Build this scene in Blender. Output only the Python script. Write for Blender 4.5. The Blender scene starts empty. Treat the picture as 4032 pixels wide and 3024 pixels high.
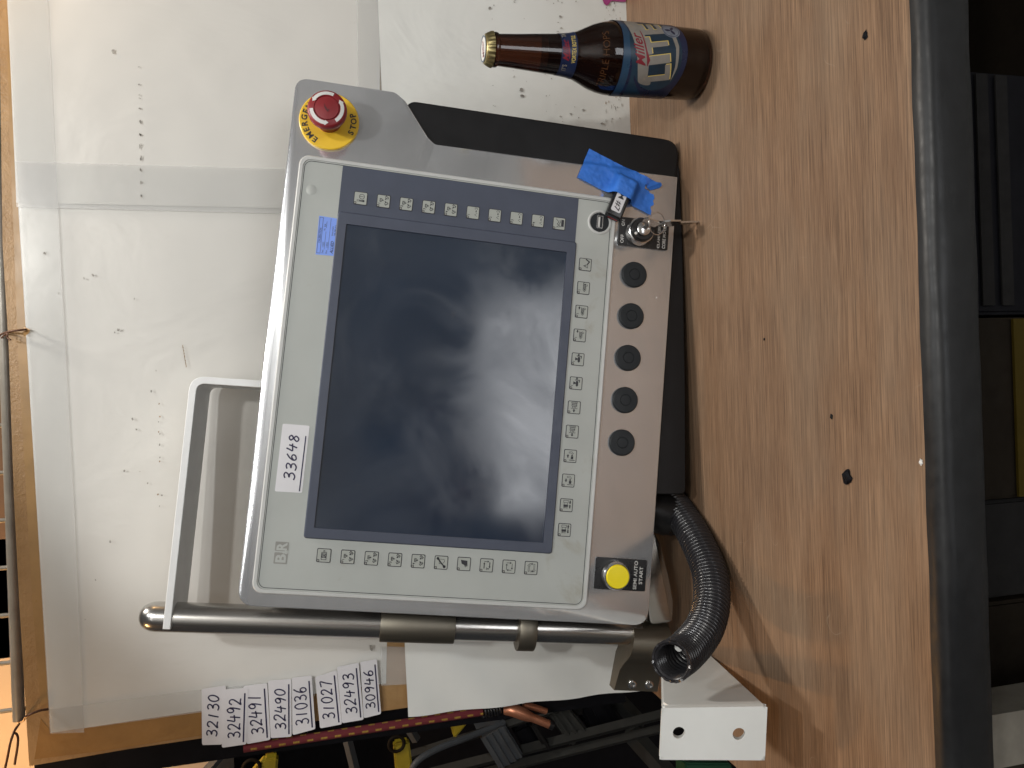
import bpy, bmesh, math, random
from mathutils import Vector, Matrix, noise
random.seed(7)
S = bpy.context.scene
COL = S.collection

# ------------------------------------------------------------------ camera
F, TH, RO, H = 3000.0, math.radians(14.3), 0.034, 0.398      # focal length (px of 4032), pitch down, roll, height over bench
FW = Vector((0, math.cos(TH), -math.sin(TH)))
_r = Vector((1, 0, 0)); _u = _r.cross(FW)
RT = _r * math.cos(RO) - _u * math.sin(RO)
UP = _r * math.sin(RO) + _u * math.cos(RO)
EYE = Vector((0, 0, H))
cd = bpy.data.cameras.new('camera'); cam = bpy.data.objects.new('camera', cd); COL.objects.link(cam)
m = Matrix((-UP, RT, -FW)).transposed().to_4x4(); m.translation = EYE     # the phone was held on its side
cam.matrix_world = m
cd.sensor_width = 36; cd.lens = F / 4032 * 36; cd.clip_start = 0.02; cd.clip_end = 50
S.camera = cam

# ------------------------------------------------------------------ world and lamps
W = bpy.data.worlds.new('World'); S.world = W; W.use_nodes = True
bg = W.node_tree.nodes['Background']; bg.inputs[0].default_value = (0.80, 0.86, 0.95, 1); bg.inputs[1].default_value = 0.035
S.view_settings.view_transform = 'Standard'; S.view_settings.look = 'None'; S.view_settings.exposure = -0.06

def lamp(name, kind, loc, target, energy, color, size=0.2, size_y=None, **kw):
    l = bpy.data.lights.new(name, kind); o = bpy.data.objects.new(name, l); COL.objects.link(o)
    o.location = loc
    o.rotation_euler = (Vector(target) - Vector(loc)).to_track_quat('-Z', 'Y').to_euler()
    l.energy = energy; l.color = color
    if kind == 'AREA':
        l.shape = 'RECTANGLE'; l.size = size; l.size_y = size_y or size
    else:
        l.shadow_soft_size = size
    for k, v in kw.items(): setattr(l, k, v)
    return o
# work light over the photographer's shoulder: lights the board from the front, its cone ends at the board's upper left
lamp('work_light', 'SPOT', (0.52, -1.10, 1.45), (0.17, 0.908, -0.08), 42, (1.0, 0.98, 0.93), 0.045, spot_size=math.radians(37.4), spot_blend=0.14)
# ceiling lamp in front of and above the bench
lamp('ceiling_lamp', 'SPOT', (0.30, -0.02, 1.36), (0.25, 0.60, 0.05), 22, (0.98, 0.985, 0.98), 0.035, spot_size=math.radians(68.5), spot_blend=0.10)
# strip over the bench
lamp('bench_strip', 'AREA', (0.46, 0.80, 1.45), (0.05, 0.72, 0.0), 13.0, (1.0, 0.94, 0.86), 0.14, 0.10)
# unseen fill lamp added behind the photographer, brightens the wall the metal mirrors
lamp('wall_fill', 'AREA', (0.4, -1.55, 2.15), (0.4, -2.6, 0.10), 52, (1.0, 0.98, 0.95), 2.2, 0.25)
# warm bulbs at the rack's upper left and beside the board's upper right corner
lamp('warm_bulb', 'POINT', (-0.60, 1.15, 1.00), (0, 0, 0), 9.0, (1.0, 0.50, 0.16), 0.04)
lamp('warm_bulb', 'POINT', (-0.52, 0.76, 0.86), (0, 0, 0), 1.5, (1.0, 0.56, 0.22), 0.04)
lamp('warm_bulb', 'POINT', (0.53, 0.83, 0.80), (0, 0, 0), 1.0, (1.0, 0.62, 0.28), 0.04)

# ------------------------------------------------------------------ measuring helpers: a photo pixel to a point on a real plane
def ray(x, y):
    return FW + RT * ((3024 - y - 1512) / F) - UP * ((x - 2016) / F)
def on_plane(x, y, p0, n):
    r = ray(x, y); return EYE + r * ((Vector(p0) - EYE).dot(n) / r.dot(n))
def on_table(x, y, z=0.0): return on_plane(x, y, (0, 0, z), Vector((0, 0, 1)))
def at_depth(x, y, Y): return on_plane(x, y, (0, Y, 0), Vector((0, 1, 0)))
YB = 0.9081                                                    # the paper's plane
def on_board(x, y): p = at_depth(x, y, YB); return (p.x, p.z)
PC = Vector((0.0011, 0.7715, 0.2725))                          # centre of the display frame
PX = Vector((0.9894, 0.0515, -0.1355)).normalized()
PY = Vector((0.1305, 0.0897, 0.9874)); PY = (PY - PX * PX.dot(PY)).normalized()
PN = PX.cross(PY)
PM = Matrix((PX, PY, PN)).transposed().to_4x4(); PM.translation = PC
def pan(x, y, h=0.0):
    q = on_plane(x, y, PC + PN * h, PN) - PC
    return (q.dot(PX), q.dot(PY))

# ------------------------------------------------------------------ materials
def new_mat(name):
    mt = bpy.data.materials.new(name); mt.use_nodes = True
    nt = mt.node_tree; b = nt.nodes['Principled BSDF']
    return mt, nt, b
def N(nt, t, **kw):
    n = nt.nodes.new(t)
    for k, v in kw.items():
        if k.startswith('i_'):
            n.inputs[k[2:].replace('_', ' ')].default_value = v
        else: setattr(n, k, v)
    return n
def ramp(nt, fac, stops):
    r = nt.nodes.new('ShaderNodeValToRGB'); e = r.color_ramp.elements
    while len(e) < len(stops): e.new(0.5)
    for k, (p, c) in enumerate(stops):
        e[k].position = p; e[k].color = c if len(c) == 4 else (*c, 1)
    nt.links.new(fac, r.inputs[0]); return r.outputs[0]
def coords(nt, scale=(1, 1, 1), kind='Object', rot=(0, 0, 0)):
    tc = nt.nodes.new('ShaderNodeTexCoord'); mp = nt.nodes.new('ShaderNodeMapping')
    mp.inputs['Scale'].default_value = scale; mp.inputs['Rotation'].default_value = rot
    nt.links.new(tc.outputs[kind], mp.inputs[0]); return mp.outputs[0]
def noise_tex(nt, vec, scale, detail=4, rough=0.55, dist=0.0):
    n = N(nt, 'ShaderNodeTexNoise'); n.inputs['Scale'].default_value = scale; n.inputs['Detail'].default_value = detail
    n.inputs['Roughness'].default_value = rough; n.inputs['Distortion'].default_value = dist
    nt.links.new(vec, n.inputs['Vector']); return n.outputs['Fac']
def mixc(nt, fac, a, b, mode='MIX'):
    mx = N(nt, 'ShaderNodeMix', data_type='RGBA', blend_type=mode)
    for s, v in ((0, fac), (6, a), (7, b)):
        if hasattr(v, 'is_linked') or hasattr(v, 'links'): nt.links.new(v, mx.inputs[s])
        else: mx.inputs[s].default_value = v if s == 0 else ((*v, 1) if len(v) == 3 else v)
    return mx.outputs[2]
def bump(nt, b, h, strength=0.2, dist=0.001):
    bn = N(nt, 'ShaderNodeBump'); bn.inputs['Strength'].default_value = strength; bn.inputs['Distance'].default_value = dist
    nt.links.new(h, bn.inputs['Height']); nt.links.new(bn.outputs[0], b.inputs['Normal'])
def mat(name, color, rough=0.5, metal=0.0, var=0.12, scale=40, bmp=0.0, bscale=300, spec=0.5, coat=0.0, stretch=(1, 1, 1), dirt=None):
    mt, nt, b = new_mat(name)
    v = coords(nt, stretch)
    f = noise_tex(nt, v, scale, 5)
    lo = tuple(c * (1 - var) for c in color); hi = tuple(min(1, c * (1 + var)) for c in color)
    c = ramp(nt, f, [(0.3, lo), (0.7, hi)])
    if dirt:
        f2 = noise_tex(nt, v, dirt[1], 6, 0.65, 0.4)
        k = ramp(nt, f2, [(dirt[2], (0, 0, 0)), (dirt[2] + 0.14, (1, 1, 1))])
        c = mixc(nt, k, c, dirt[0])
    nt.links.new(c, b.inputs['Base Color'])
    b.inputs['Metallic'].default_value = metal; b.inputs['Specular IOR Level'].default_value = spec
    b.inputs['Coat Weight'].default_value = coat
    rr = ramp(nt, noise_tex(nt, v, scale * 1.7, 4), [(0.25, (rough * 0.8,) * 3), (0.75, (min(1, rough * 1.2),) * 3)])
    nt.links.new(rr, b.inputs['Roughness'])
    if bmp: bump(nt, b, noise_tex(nt, v, bscale, 3), bmp, 0.0006)
    return mt

def wood_mat():
    mt, nt, b = new_mat('walnut_laminate')
    v1 = coords(nt, (0.8, 20, 1)); v2 = coords(nt, (14, 860, 1)); v3 = coords(nt, (2.4, 6, 1)); v4 = coords(nt, (6, 400, 1)); v5 = coords(nt, (14, 640, 1))
    base = ramp(nt, noise_tex(nt, v1, 1.8, 6, 0.6, 1.0), [(0.22, (0.186, 0.110, 0.064)), (0.5, (0.249, 0.152, 0.090)), (0.80, (0.318, 0.204, 0.124))])
    fine = noise_tex(nt, v2, 1.0, 4, 0.75)
    c = mixc(nt, ramp(nt, fine, [(0.38, (1, 1, 1)), (0.60, (0, 0, 0))]), base, mixc(nt, 0.75, base, (0.060, 0.033, 0.020)))
    med = noise_tex(nt, v4, 1.0, 6, 0.65, 0.5)
    c = mixc(nt, ramp(nt, med, [(0.50, (0, 0, 0)), (0.72, (0.555, 0.547, 0.513))]), c, (0.116, 0.075, 0.047))
    fleck = noise_tex(nt, v5, 1.0, 3, 0.6)
    c = mixc(nt, ramp(nt, fleck, [(0.60, (0, 0, 0)), (0.74, (0.35, 0.35, 0.35))]), c, (0.332, 0.218, 0.142))
    worn = noise_tex(nt, v3, 1.4, 5, 0.6, 0.3)
    c = mixc(nt, ramp(nt, worn, [(0.44, (0, 0, 0)), (0.80, (0.396, 0.390, 0.365))]), c, (0.271, 0.223, 0.166))
    vs = coords(nt, (1, 1, 1), rot=(0, 0, 0.7))
    sc = N(nt, 'ShaderNodeTexVoronoi', feature='DISTANCE_TO_EDGE'); sc.inputs['Scale'].default_value = 5.5
    ds = noise_tex(nt, vs, 3.5, 3)
    vadd = N(nt, 'ShaderNodeVectorMath', operation='ADD'); nt.links.new(vs, vadd.inputs[0]); nt.links.new(ds, vadd.inputs[1])
    nt.links.new(vadd.outputs[0], sc.inputs['Vector'])
    gate = noise_tex(nt, vs, 16, 2)
    mk = N(nt, 'ShaderNodeMath', operation='MULTIPLY')
    nt.links.new(ramp(nt, sc.outputs['Distance'], [(0.0, (1, 1, 1)), (0.0035, (0, 0, 0))]), mk.inputs[0])
    nt.links.new(ramp(nt, gate, [(0.56, (0, 0, 0)), (0.63, (0.436, 0.428, 0.402))]), mk.inputs[1])
    c = mixc(nt, mk.outputs[0], c, (0.30, 0.24, 0.18))
    nt.links.new(c, b.inputs['Base Color'])
    nt.links.new(ramp(nt, worn, [(0.3, (0.42,) * 3), (0.7, (0.58,) * 3)]), b.inputs['Roughness'])
    b.inputs['Specular IOR Level'].default_value = 0.25
    bump(nt, b, fine, 0.12, 0.0003)
    return mt

def alu_mat(name='brushed_aluminium', col=(0.66, 0.665, 0.67), rough=0.3, along=(5, 700, 700), bstr=0.05, metal=0.96):
    mt, nt, b = new_mat(name)
    v = coords(nt, along)
    st = noise_tex(nt, v, 1.0, 6, 0.7)
    bl = noise_tex(nt, coords(nt, (9, 14, 9)), 1.0, 5, 0.6, 0.5)
    c = ramp(nt, st, [(0.3, tuple(k * 0.955 for k in col)), (0.7, tuple(min(1, k * 1.03) for k in col))])
    c = mixc(nt, ramp(nt, bl, [(0.35, (0, 0, 0)), (0.75, (0.55,) * 3)]), c, tuple(k * 0.78 for k in col))
    nt.links.new(c, b.inputs['Base Color'])
    b.inputs['Metallic'].default_value = metal
    mm = N(nt, 'ShaderNodeMath', operation='ADD'); nt.links.new(st, mm.inputs[0]); nt.links.new(bl, mm.inputs[1])
    nt.links.new(ramp(nt, mm.outputs[0], [(0.6, (rough * 0.72,) * 3), (1.0, (min(1, rough * 1.35),) * 3)]), b.inputs['Roughness'])
    b.inputs['Anisotropic'].default_value = 0.0
    bump(nt, b, st, bstr, 0.0002)
    return mt

def paper_mat(name, col, wr=0.35):
    mt, nt, b = new_mat(name)
    v = coords(nt)
    f = noise_tex(nt, v, 7, 6, 0.6)
    c = ramp(nt, f, [(0.3, tuple(k * 0.955 for k in col)), (0.7, col)])
    d = noise_tex(nt, v, 24, 7, 0.75, 0.5)
    c = mixc(nt, ramp(nt, d, [(0.66, (0, 0, 0)), (0.80, (0.6,) * 3)]), c, (0.50, 0.48, 0.43))
    nt.links.new(c, b.inputs['Base Color'])
    b.inputs['Roughness'].default_value = 0.42; b.inputs['Specular IOR Level'].default_value = 0.35
    h1 = noise_tex(nt, coords(nt, (1, 1, 0.6)), 9, 4, 0.5, 0.6)
    bump(nt, b, h1, wr * 0.6, 0.010)
    return mt

def tape_mat():
    mt, nt, b = new_mat('clear_tape')
    b.inputs['Base Color'].default_value = (0.70, 0.71, 0.70, 1)
    b.inputs['Roughness'].default_value = 0.22
    b.inputs['Alpha'].default_value = 0.22
    bump(nt, b, noise_tex(nt, coords(nt), 35, 4), 0.14, 0.002)
    return mt

def card_mat():
    mt, nt, b = new_mat('taped_cardboard')
    v = coords(nt, (1, 1, 1))
    c = ramp(nt, noise_tex(nt, v, 18, 6, 0.65), [(0.3, (0.31, 0.175, 0.065)), (0.7, (0.42, 0.255, 0.11))])
    fl = noise_tex(nt, coords(nt, (3, 3, 240)), 1.0, 3)
    c = mixc(nt, ramp(nt, fl, [(0.45, (0, 0, 0)), (0.7, (0.35,) * 3)]), c, (0.28, 0.155, 0.06))
    nt.links.new(c, b.inputs['Base Color']); b.inputs['Roughness'].default_value = 0.42
    bump(nt, b, noise_tex(nt, v, 120, 5, 0.7), 0.45, 0.002)
    return mt

def bungee_mat():
    mt, nt, b = new_mat('bungee_weave')
    tc = N(nt, 'ShaderNodeTexCoord'); sp = N(nt, 'ShaderNodeSeparateXYZ'); nt.links.new(tc.outputs['Object'], sp.inputs[0])
    def mth(op, a, bb):
        q = N(nt, 'ShaderNodeMath', operation=op)
        for s, vv in ((0, a), (1, bb)):
            if hasattr(vv, 'links'): nt.links.new(vv, q.inputs[s])
            else: q.inputs[s].default_value = vv
        return q.outputs[0]
    ang = mth('ARCTAN2', sp.outputs['Y'], sp.outputs['X'])
    row = mth('FLOOR', mth('MULTIPLY', ang, 2 / math.pi), 0)
    z = mth('MULTIPLY', sp.outputs['Z'], 1 / 0.0155)
    z2 = mth('ADD', z, mth('MULTIPLY', row, 0.5))
    fr = mth('FRACT', z2, 0)
    dash = mth('LESS_THAN', fr, 0.45)
    gap = mth('LESS_THAN', mth('FRACT', mth('MULTIPLY', sp.outputs['Z'], 1 / 0.0016), 0), 0.75)
    inrow = mth('LESS_THAN', mth('ABSOLUTE', mth('SUBTRACT', mth('FRACT', mth('MULTIPLY', ang, 2 / math.pi), 0), 0.5), 0), 0.17)
    k = mth('MULTIPLY', mth('MULTIPLY', dash, gap), inrow)
    c = mixc(nt, k, (0.13, 0.012, 0.018), (0.36, 0.24, 0.03))
    nt.links.new(c, b.inputs['Base Color']); b.inputs['Roughness'].default_value = 0.8
    w = N(nt, 'ShaderNodeTexWave'); w.inputs['Scale'].default_value = 320; nt.links.new(tc.outputs['Object'], w.inputs['Vector'])
    bump(nt, b, w.outputs['Fac'], 0.4, 0.001)
    return mt

def glass_mat(name, col, trans=0.85):
    mt, nt, b = new_mat(name)
    c = ramp(nt, noise_tex(nt, coords(nt), 16, 4, 0.6, 1.0), [(0.3, tuple(k * 0.75 for k in col)), (0.7, col)])
    nt.links.new(c, b.inputs['Base Color'])
    b.inputs['Roughness'].default_value = 0.07; b.inputs['Transmission Weight'].default_value = trans
    b.inputs['IOR'].default_value = 1.5
    bump(nt, b, noise_tex(nt, coords(nt), 60, 3), 0.03, 0.0012)
    return mt

M = {}
M['wood'] = wood_mat()
M['rubber'] = mat('black_rubber_edge', (0.012, 0.0125, 0.0135), 0.42, var=0.25, scale=60, bmp=0.25, bscale=90)
M['alu'] = alu_mat(col=(0.765, 0.785, 0.81), rough=0.115, metal=0.74, bstr=0.008)
M['alu_bright'] = alu_mat('polished_rim', (0.74, 0.745, 0.75), 0.25)
M['steel'] = alu_mat('turned_steel', (0.52, 0.505, 0.48), 0.19, (160, 3, 160), 0.03)
M['steel_dark'] = alu_mat('raw_steel', (0.235, 0.215, 0.175), 0.36, (120, 6, 120), 0.12)
M['chrome'] = alu_mat('chrome', (0.74, 0.74, 0.74), 0.12, (60, 60, 60), 0.02)
M['black'] = mat('black_powder_coat', (0.009, 0.009, 0.010), 0.42, var=0.15, scale=30, bmp=0.12, bscale=600)
M['black_gloss'] = mat('black_plate', (0.009, 0.009, 0.010), 0.28, var=0.1)
M['plug'] = mat('dark_grey_plastic', (0.019, 0.022, 0.025), 0.5, var=0.1, bmp=0.08, bscale=900)
M['grey'] = mat('grey_membrane', (0.40, 0.42, 0.40), 0.48, var=0.05, scale=14, bmp=0.06, bscale=900, dirt=((0.33, 0.32, 0.27), 17, 0.60))
M['rim'] = mat('light_grey_frame', (0.50, 0.51, 0.50), 0.35, var=0.05)
M['slate'] = mat('slate_bezel', (0.054, 0.065, 0.098), 0.5, var=0.06, bmp=0.05, bscale=1200)
M['screen'] = mat('matte_screen', (0.019, 0.030, 0.052), 0.125, var=0.10, scale=12, spec=0.85, bmp=0.02, bscale=1500, dirt=((0.036, 0.041, 0.054), 22, 0.66))
_n = M['screen'].node_tree; _b = _n.nodes['Principled BSDF']
_n.links.new(ramp(_n, noise_tex(_n, coords(_n), 8.5, 5, 0.6, 0.8), [(0.36, (0.085,) * 3), (0.66, (0.26,) * 3)]), _b.inputs['Roughness'])
M['keyface'] = mat('key_face', (0.36, 0.38, 0.35), 0.45, var=0.06)
M['ink'] = mat('black_print', (0.022, 0.022, 0.028), 0.5, var=0.1)
M['greyprint'] = mat('faded_print', (0.27, 0.27, 0.25), 0.55, var=0.12)
M['pen'] = mat('blue_black_marker', (0.020, 0.016, 0.060), 0.5, var=0.3, scale=200)
M['whiteprint'] = mat('white_print', (0.62, 0.62, 0.60), 0.5, var=0.06)
M['yellow'] = mat('yellow_plastic', (0.78, 0.50, 0.030), 0.42, var=0.05, bmp=0.05)
M['yellow_btn'] = mat('bright_yellow_cap', (0.86, 0.70, 0.006), 0.35, var=0.05)
M['red'] = mat('red_plastic', (0.22, 0.015, 0.020), 0.42, var=0.10, scale=60, bmp=0.05)
M['calblue'] = mat('blue_paper_label', (0.20, 0.33, 0.83), 0.45, var=0.04)
M['sticker'] = mat('white_sticker', (0.68, 0.675, 0.70), 0.45, var=0.04, scale=30, bmp=0.25, bscale=60, dirt=((0.46, 0.42, 0.36), 38, 0.66))
M['bluetape'] = mat('blue_masking_tape', (0.030, 0.165, 0.62), 0.62, var=0.16, scale=55, bmp=0.35, bscale=500)
M['white'] = mat('white_paint', (0.66, 0.67, 0.65), 0.38, var=0.04, scale=20, bmp=0.12, bscale=60, dirt=((0.45, 0.42, 0.38), 60, 0.72))
M['offwhite'] = mat('grey_white_paint', (0.74, 0.75, 0.75), 0.4, var=0.05, bmp=0.15, bscale=80, dirt=((0.35, 0.32, 0.27), 50, 0.70))
M['hose'] = mat('black_ribbed_plastic', (0.020, 0.0195, 0.022), 0.24, var=0.2, scale=80)
M['paperA'] = paper_mat('cream_paper', (0.65, 0.64, 0.605))
M['paperB'] = paper_mat('white_paper', (0.73, 0.74, 0.71), 0.6)
M['tape'] = tape_mat()
M['card'] = card_mat()
M['cardtape'] = mat('brown_packing_tape', (0.34, 0.185, 0.06), 0.20, var=0.14, scale=30, bmp=0.6, bscale=130)
M['cardtape_flat'] = mat('smooth_brown_tape', (0.35, 0.205, 0.075), 0.34, var=0.14, scale=30, bmp=0.15, bscale=60)
M['bungee'] = bungee_mat()
M['copper'] = mat('copper_coloured_hook', (0.50, 0.21, 0.12), 0.36, 0.7, var=0.15)
M['rust'] = mat('rusty_wire', (0.10, 0.045, 0.025), 0.6, 0.4, var=0.3, scale=200)
M['rack'] = mat('painted_rack_wire', (0.30, 0.28, 0.24), 0.4, 0.3, var=0.15)
M['glass'] = glass_mat('amber_glass', (0.07, 0.021, 0.010), 0.92)
M['glassneck'] = glass_mat('amber_glass_empty', (0.42, 0.17, 0.06), 0.85)
M['gold'] = mat('gold_crown_metal', (0.30, 0.25, 0.12), 0.4, 0.9, var=0.12)
M['navy'] = mat('navy_label', (0.010, 0.018, 0.055), 0.3, var=0.2, spec=0.5)
M['teal'] = mat('teal_label', (0.009, 0.034, 0.062), 0.32, var=0.45, scale=22)
M['skyl'] = mat('blue_label', (0.016, 0.055, 0.11), 0.3, var=0.3, scale=20)
M['cream'] = mat('cream_label', (0.225, 0.215, 0.195), 0.45, var=0.10, scale=90, dirt=((0.30, 0.24, 0.17), 110, 0.62))
M['crimson'] = mat('crimson_print', (0.20, 0.012, 0.026), 0.4, var=0.08)
M['goldprint'] = mat('gold_print', (0.62, 0.48, 0.12), 0.4, var=0.08)
M['silverl'] = mat('silver_label', (0.16, 0.19, 0.24), 0.35, var=0.3, scale=140)
M['pink'] = mat('magenta_paint', (0.36, 0.045, 0.20), 0.6, var=0.2)
M['scuff'] = mat('dark_scuff', (0.33, 0.315, 0.285), 0.7, var=0.5, scale=300)
M['scuffrust'] = mat('rust_scuff', (0.30, 0.20, 0.12), 0.7, var=0.4, scale=300)
M['darkwall'] = mat('dark_shop_wall', (0.035, 0.036, 0.04), 0.8, var=0.3, scale=4)
M['warmwall'] = mat('pale_shop_wall', (0.42, 0.38, 0.33), 0.7, var=0.15, scale=3)
M['roomwall'] = mat('room_wall', (0.46, 0.46, 0.45), 0.8, var=0.35, scale=1.3)
M['floor'] = mat('concrete_floor', (0.42, 0.41, 0.385), 0.7, var=0.2, scale=6)
M['module'] = mat('grey_module', (0.062, 0.070, 0.080), 0.45, var=0.12, scale=30)
M['module2'] = mat('olive_grey_module', (0.040, 0.041, 0.039), 0.5, var=0.12)
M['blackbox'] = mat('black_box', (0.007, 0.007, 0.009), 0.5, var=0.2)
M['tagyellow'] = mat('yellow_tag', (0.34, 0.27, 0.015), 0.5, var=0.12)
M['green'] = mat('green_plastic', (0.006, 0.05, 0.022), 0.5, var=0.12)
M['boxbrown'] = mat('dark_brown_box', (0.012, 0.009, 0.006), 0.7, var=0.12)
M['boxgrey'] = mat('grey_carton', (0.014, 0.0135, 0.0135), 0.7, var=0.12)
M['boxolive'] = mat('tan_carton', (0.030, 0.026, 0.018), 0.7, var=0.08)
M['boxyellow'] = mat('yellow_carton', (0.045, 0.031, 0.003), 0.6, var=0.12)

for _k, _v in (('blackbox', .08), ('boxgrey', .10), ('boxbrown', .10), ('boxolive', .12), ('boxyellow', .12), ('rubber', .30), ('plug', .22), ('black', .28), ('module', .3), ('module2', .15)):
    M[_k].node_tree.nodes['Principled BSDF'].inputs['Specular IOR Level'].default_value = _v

# ------------------------------------------------------------------ object helpers
def link(name, me, mats, parent=None, smooth=False):
    if not isinstance(mats, (list, tuple)): mats = [mats]
    for k in mats: me.materials.append(M[k] if isinstance(k, str) else k)
    o = bpy.data.objects.new(name, me); COL.objects.link(o)
    if parent: o.parent = parent
    if smooth:
        for p in me.polygons: p.use_smooth = True
        try: me.set_sharp_from_angle(angle=math.radians(smooth if smooth is not True else 40))
        except Exception: pass
    return o
def bm_obj(name, bm, mats, parent=None, smooth=False):
    bmesh.ops.recalc_face_normals(bm, faces=bm.faces[:])
    me = bpy.data.meshes.new(name); bm.to_mesh(me); bm.free()
    return link(name, me, mats, parent, smooth)
def empty(name, mtx=None):
    o = bpy.data.objects.new(name, None); COL.objects.link(o); o.empty_display_size = 0.05
    if mtx is not None: o.matrix_world = mtx
    return o
def tag(o, label, cat=None, group=None, kind=None):
    if label: o['label'] = label
    if cat: o['category'] = cat
    if group: o['group'] = group
    if kind: o['kind'] = kind
    return o
def rrect(x0, y0, x1, y1, r, n=6):
    pts = []
    for cx, cy, a in ((x1 - r, y1 - r, 0), (x0 + r, y1 - r, 90), (x0 + r, y0 + r, 180), (x1 - r, y0 + r, 270)):
        for k in range(n + 1):
            t = math.radians(a + 90 * k / n); pts.append((cx + r * math.cos(t), cy + r * math.sin(t)))
    return pts
def circ(cx, cy, r, n=40, ry=None):
    return [(cx + r * math.cos(2 * math.pi * k / n), cy + (ry or r) * math.sin(2 * math.pi * k / n)) for k in range(n)]
def rounded(pts, rad, n=5):
    out = []; L = len(pts)
    for i, p in enumerate(pts):
        r = rad[i] if isinstance(rad, (list, tuple)) else rad
        p = Vector(p); a = Vector(pts[i - 1]); b = Vector(pts[(i + 1) % L])
        if r <= 0: out.append(tuple(p)); continue
        da = (a - p).normalized(); db = (b - p).normalized()
        ang = da.angle(db); t = min(r / math.tan(ang / 2), (a - p).length * 0.49, (b - p).length * 0.49)
        s, e = p + da * t, p + db * t
        for k in range(n + 1):
            q = k / n; out.append(tuple(s * (1 - q) ** 2 + p * 2 * q * (1 - q) + e * q ** 2))
    return out
def add_slab(bm, pts, z0, z1, bev=0.0, mi=0, seg=2):
    vs = [bm.verts.new((x, y, z1)) for x, y in pts]
    lo = [bm.verts.new((x, y, z0)) for x, y in pts]
    f = bm.faces.new(vs); f.material_index = mi; g = bm.faces.new(list(reversed(lo))); g.material_index = mi
    n = len(pts); top = []
    for i in range(n):
        q = bm.faces.new((vs[i], lo[i], lo[(i + 1) % n], vs[(i + 1) % n])); q.material_index = mi
    if bev > 0:
        bm.normal_update()
        bmesh.ops.bevel(bm, geom=[e for e in f.edges], offset=bev, segments=seg, affect='EDGES', profile=0.5)
def slab(name, pts, z0, z1, mats, parent=None, bev=0.0, smooth=False):
    bm = bmesh.new(); add_slab(bm, pts, z0, z1, bev); return bm_obj(name, bm, mats, parent, smooth)
def add_ring(bm, outer, inner, z0, z1, bev=0.0, mi=0):
    n = len(outer)
    L = [[bm.verts.new((x, y, z)) for x, y in pts] for pts, z in ((outer, z0), (outer, z1 - bev), ([(o[0] + (i[0] - o[0]) * min(1, bev / max(1e-6, math.hypot(i[0] - o[0], i[1] - o[1]))), o[1] + (i[1] - o[1]) * min(1, bev / max(1e-6, math.hypot(i[0] - o[0], i[1] - o[1])))) for o, i in zip(outer, inner)], z1), (inner, z1), (inner, z0))]
    for a, b in ((0, 1), (1, 2), (2, 3), (3, 4), (4, 0)):
        for i in range(n):
            j = (i + 1) % n; q = bm.faces.new((L[a][i], L[a][j], L[b][j], L[b][i])); q.material_index = mi
def ring(name, outer, inner, z0, z1, mats, parent=None, bev=0.0, smooth=False):
    bm = bmesh.new(); add_ring(bm, outer, inner, z0, z1, bev); return bm_obj(name, bm, mats, parent, smooth)
def add_lathe(bm, prof, n=48, cx=0, cy=0, rfun=None, mi=0, mtx=None):
    rows = []
    for r, z in prof:
        row = []
        for k in range(n):
            t = 2 * math.pi * k / n; rr = r * (rfun(t, z) if rfun else 1)
            v = Vector((cx + rr * math.cos(t), cy + rr * math.sin(t), z))
            row.append(bm.verts.new(mtx @ v if mtx else v))
        rows.append(row)
    for a, b in zip(rows, rows[1:]):
        for k in range(n):
            j = (k + 1) % n; f = bm.faces.new((a[k], a[j], b[j], b[k])); f.material_index = mi
    f = bm.faces.new(list(reversed(rows[0]))); f.material_index = mi
    f = bm.faces.new(rows[-1]); f.material_index = mi
def lathe(name, prof, mats, parent=None, n=48, cx=0, cy=0, rfun=None, mtx=None, smooth=40):
    bm = bmesh.new(); add_lathe(bm, prof, n, cx, cy, rfun, 0, mtx); return bm_obj(name, bm, mats, parent, smooth)
def spline(pts, per=10, closed=False):
    P = [Vector(p) for p in pts]; out = []; n = len(P)
    rng = range(n if closed else n - 1)
    for i in rng:
        p0 = P[(i - 1) % n] if closed or i > 0 else P[0] * 2 - P[1]
        p1, p2 = P[i], P[(i + 1) % n]
        p3 = P[(i + 2) % n] if closed or i + 2 < n else p2 * 2 - p1
        for k in range(per):
            t = k / per
            out.append(0.5 * ((2 * p1) + (p2 - p0) * t + (2 * p0 - 5 * p1 + 4 * p2 - p3) * t * t + (3 * p1 - p0 - 3 * p2 + p3) * t ** 3))
    if not closed: out.append(P[-1])
    return out
def add_tube(bm, path, rad, n=10, closed=False, cap=True, mi=0, tw=None):
    path = [Vector(p) for p in path]; L = len(path); rows = []
    t0 = (path[1] - path[0]).normalized(); ref = Vector((0, 0, 1)) if abs(t0.z) < 0.9 else Vector((1, 0, 0))
    nrm = (ref - t0 * ref.dot(t0)).normalized()
    for i, p in enumerate(path):
        if closed: t = (path[(i + 1) % L] - path[i - 1]).normalized()
        else: t = (path[min(i + 1, L - 1)] - path[max(i - 1, 0)]).normalized()
        nrm = (nrm - t * nrm.dot(t)).normalized(); b = t.cross(nrm)
        r = rad(i / (L - 1)) if callable(rad) else rad
        row = []
        for k in range(n):
            a = 2 * math.pi * k / n; rr = r * (tw(i, k) if tw else 1)
            row.append(bm.verts.new(p + nrm * (rr * math.cos(a)) + b * (rr * math.sin(a))))
        rows.append(row)
    pairs = list(zip(rows, rows[1:])) + ([(rows[-1], rows[0])] if closed else [])
    for a, b in pairs:
        for k in range(n):
            j = (k + 1) % n; f = bm.faces.new((a[k], a[j], b[j], b[k])); f.material_index = mi
    if cap and not closed:
        bm.faces.new(list(reversed(rows[0]))).material_index = mi; bm.faces.new(rows[-1]).material_index = mi
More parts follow.
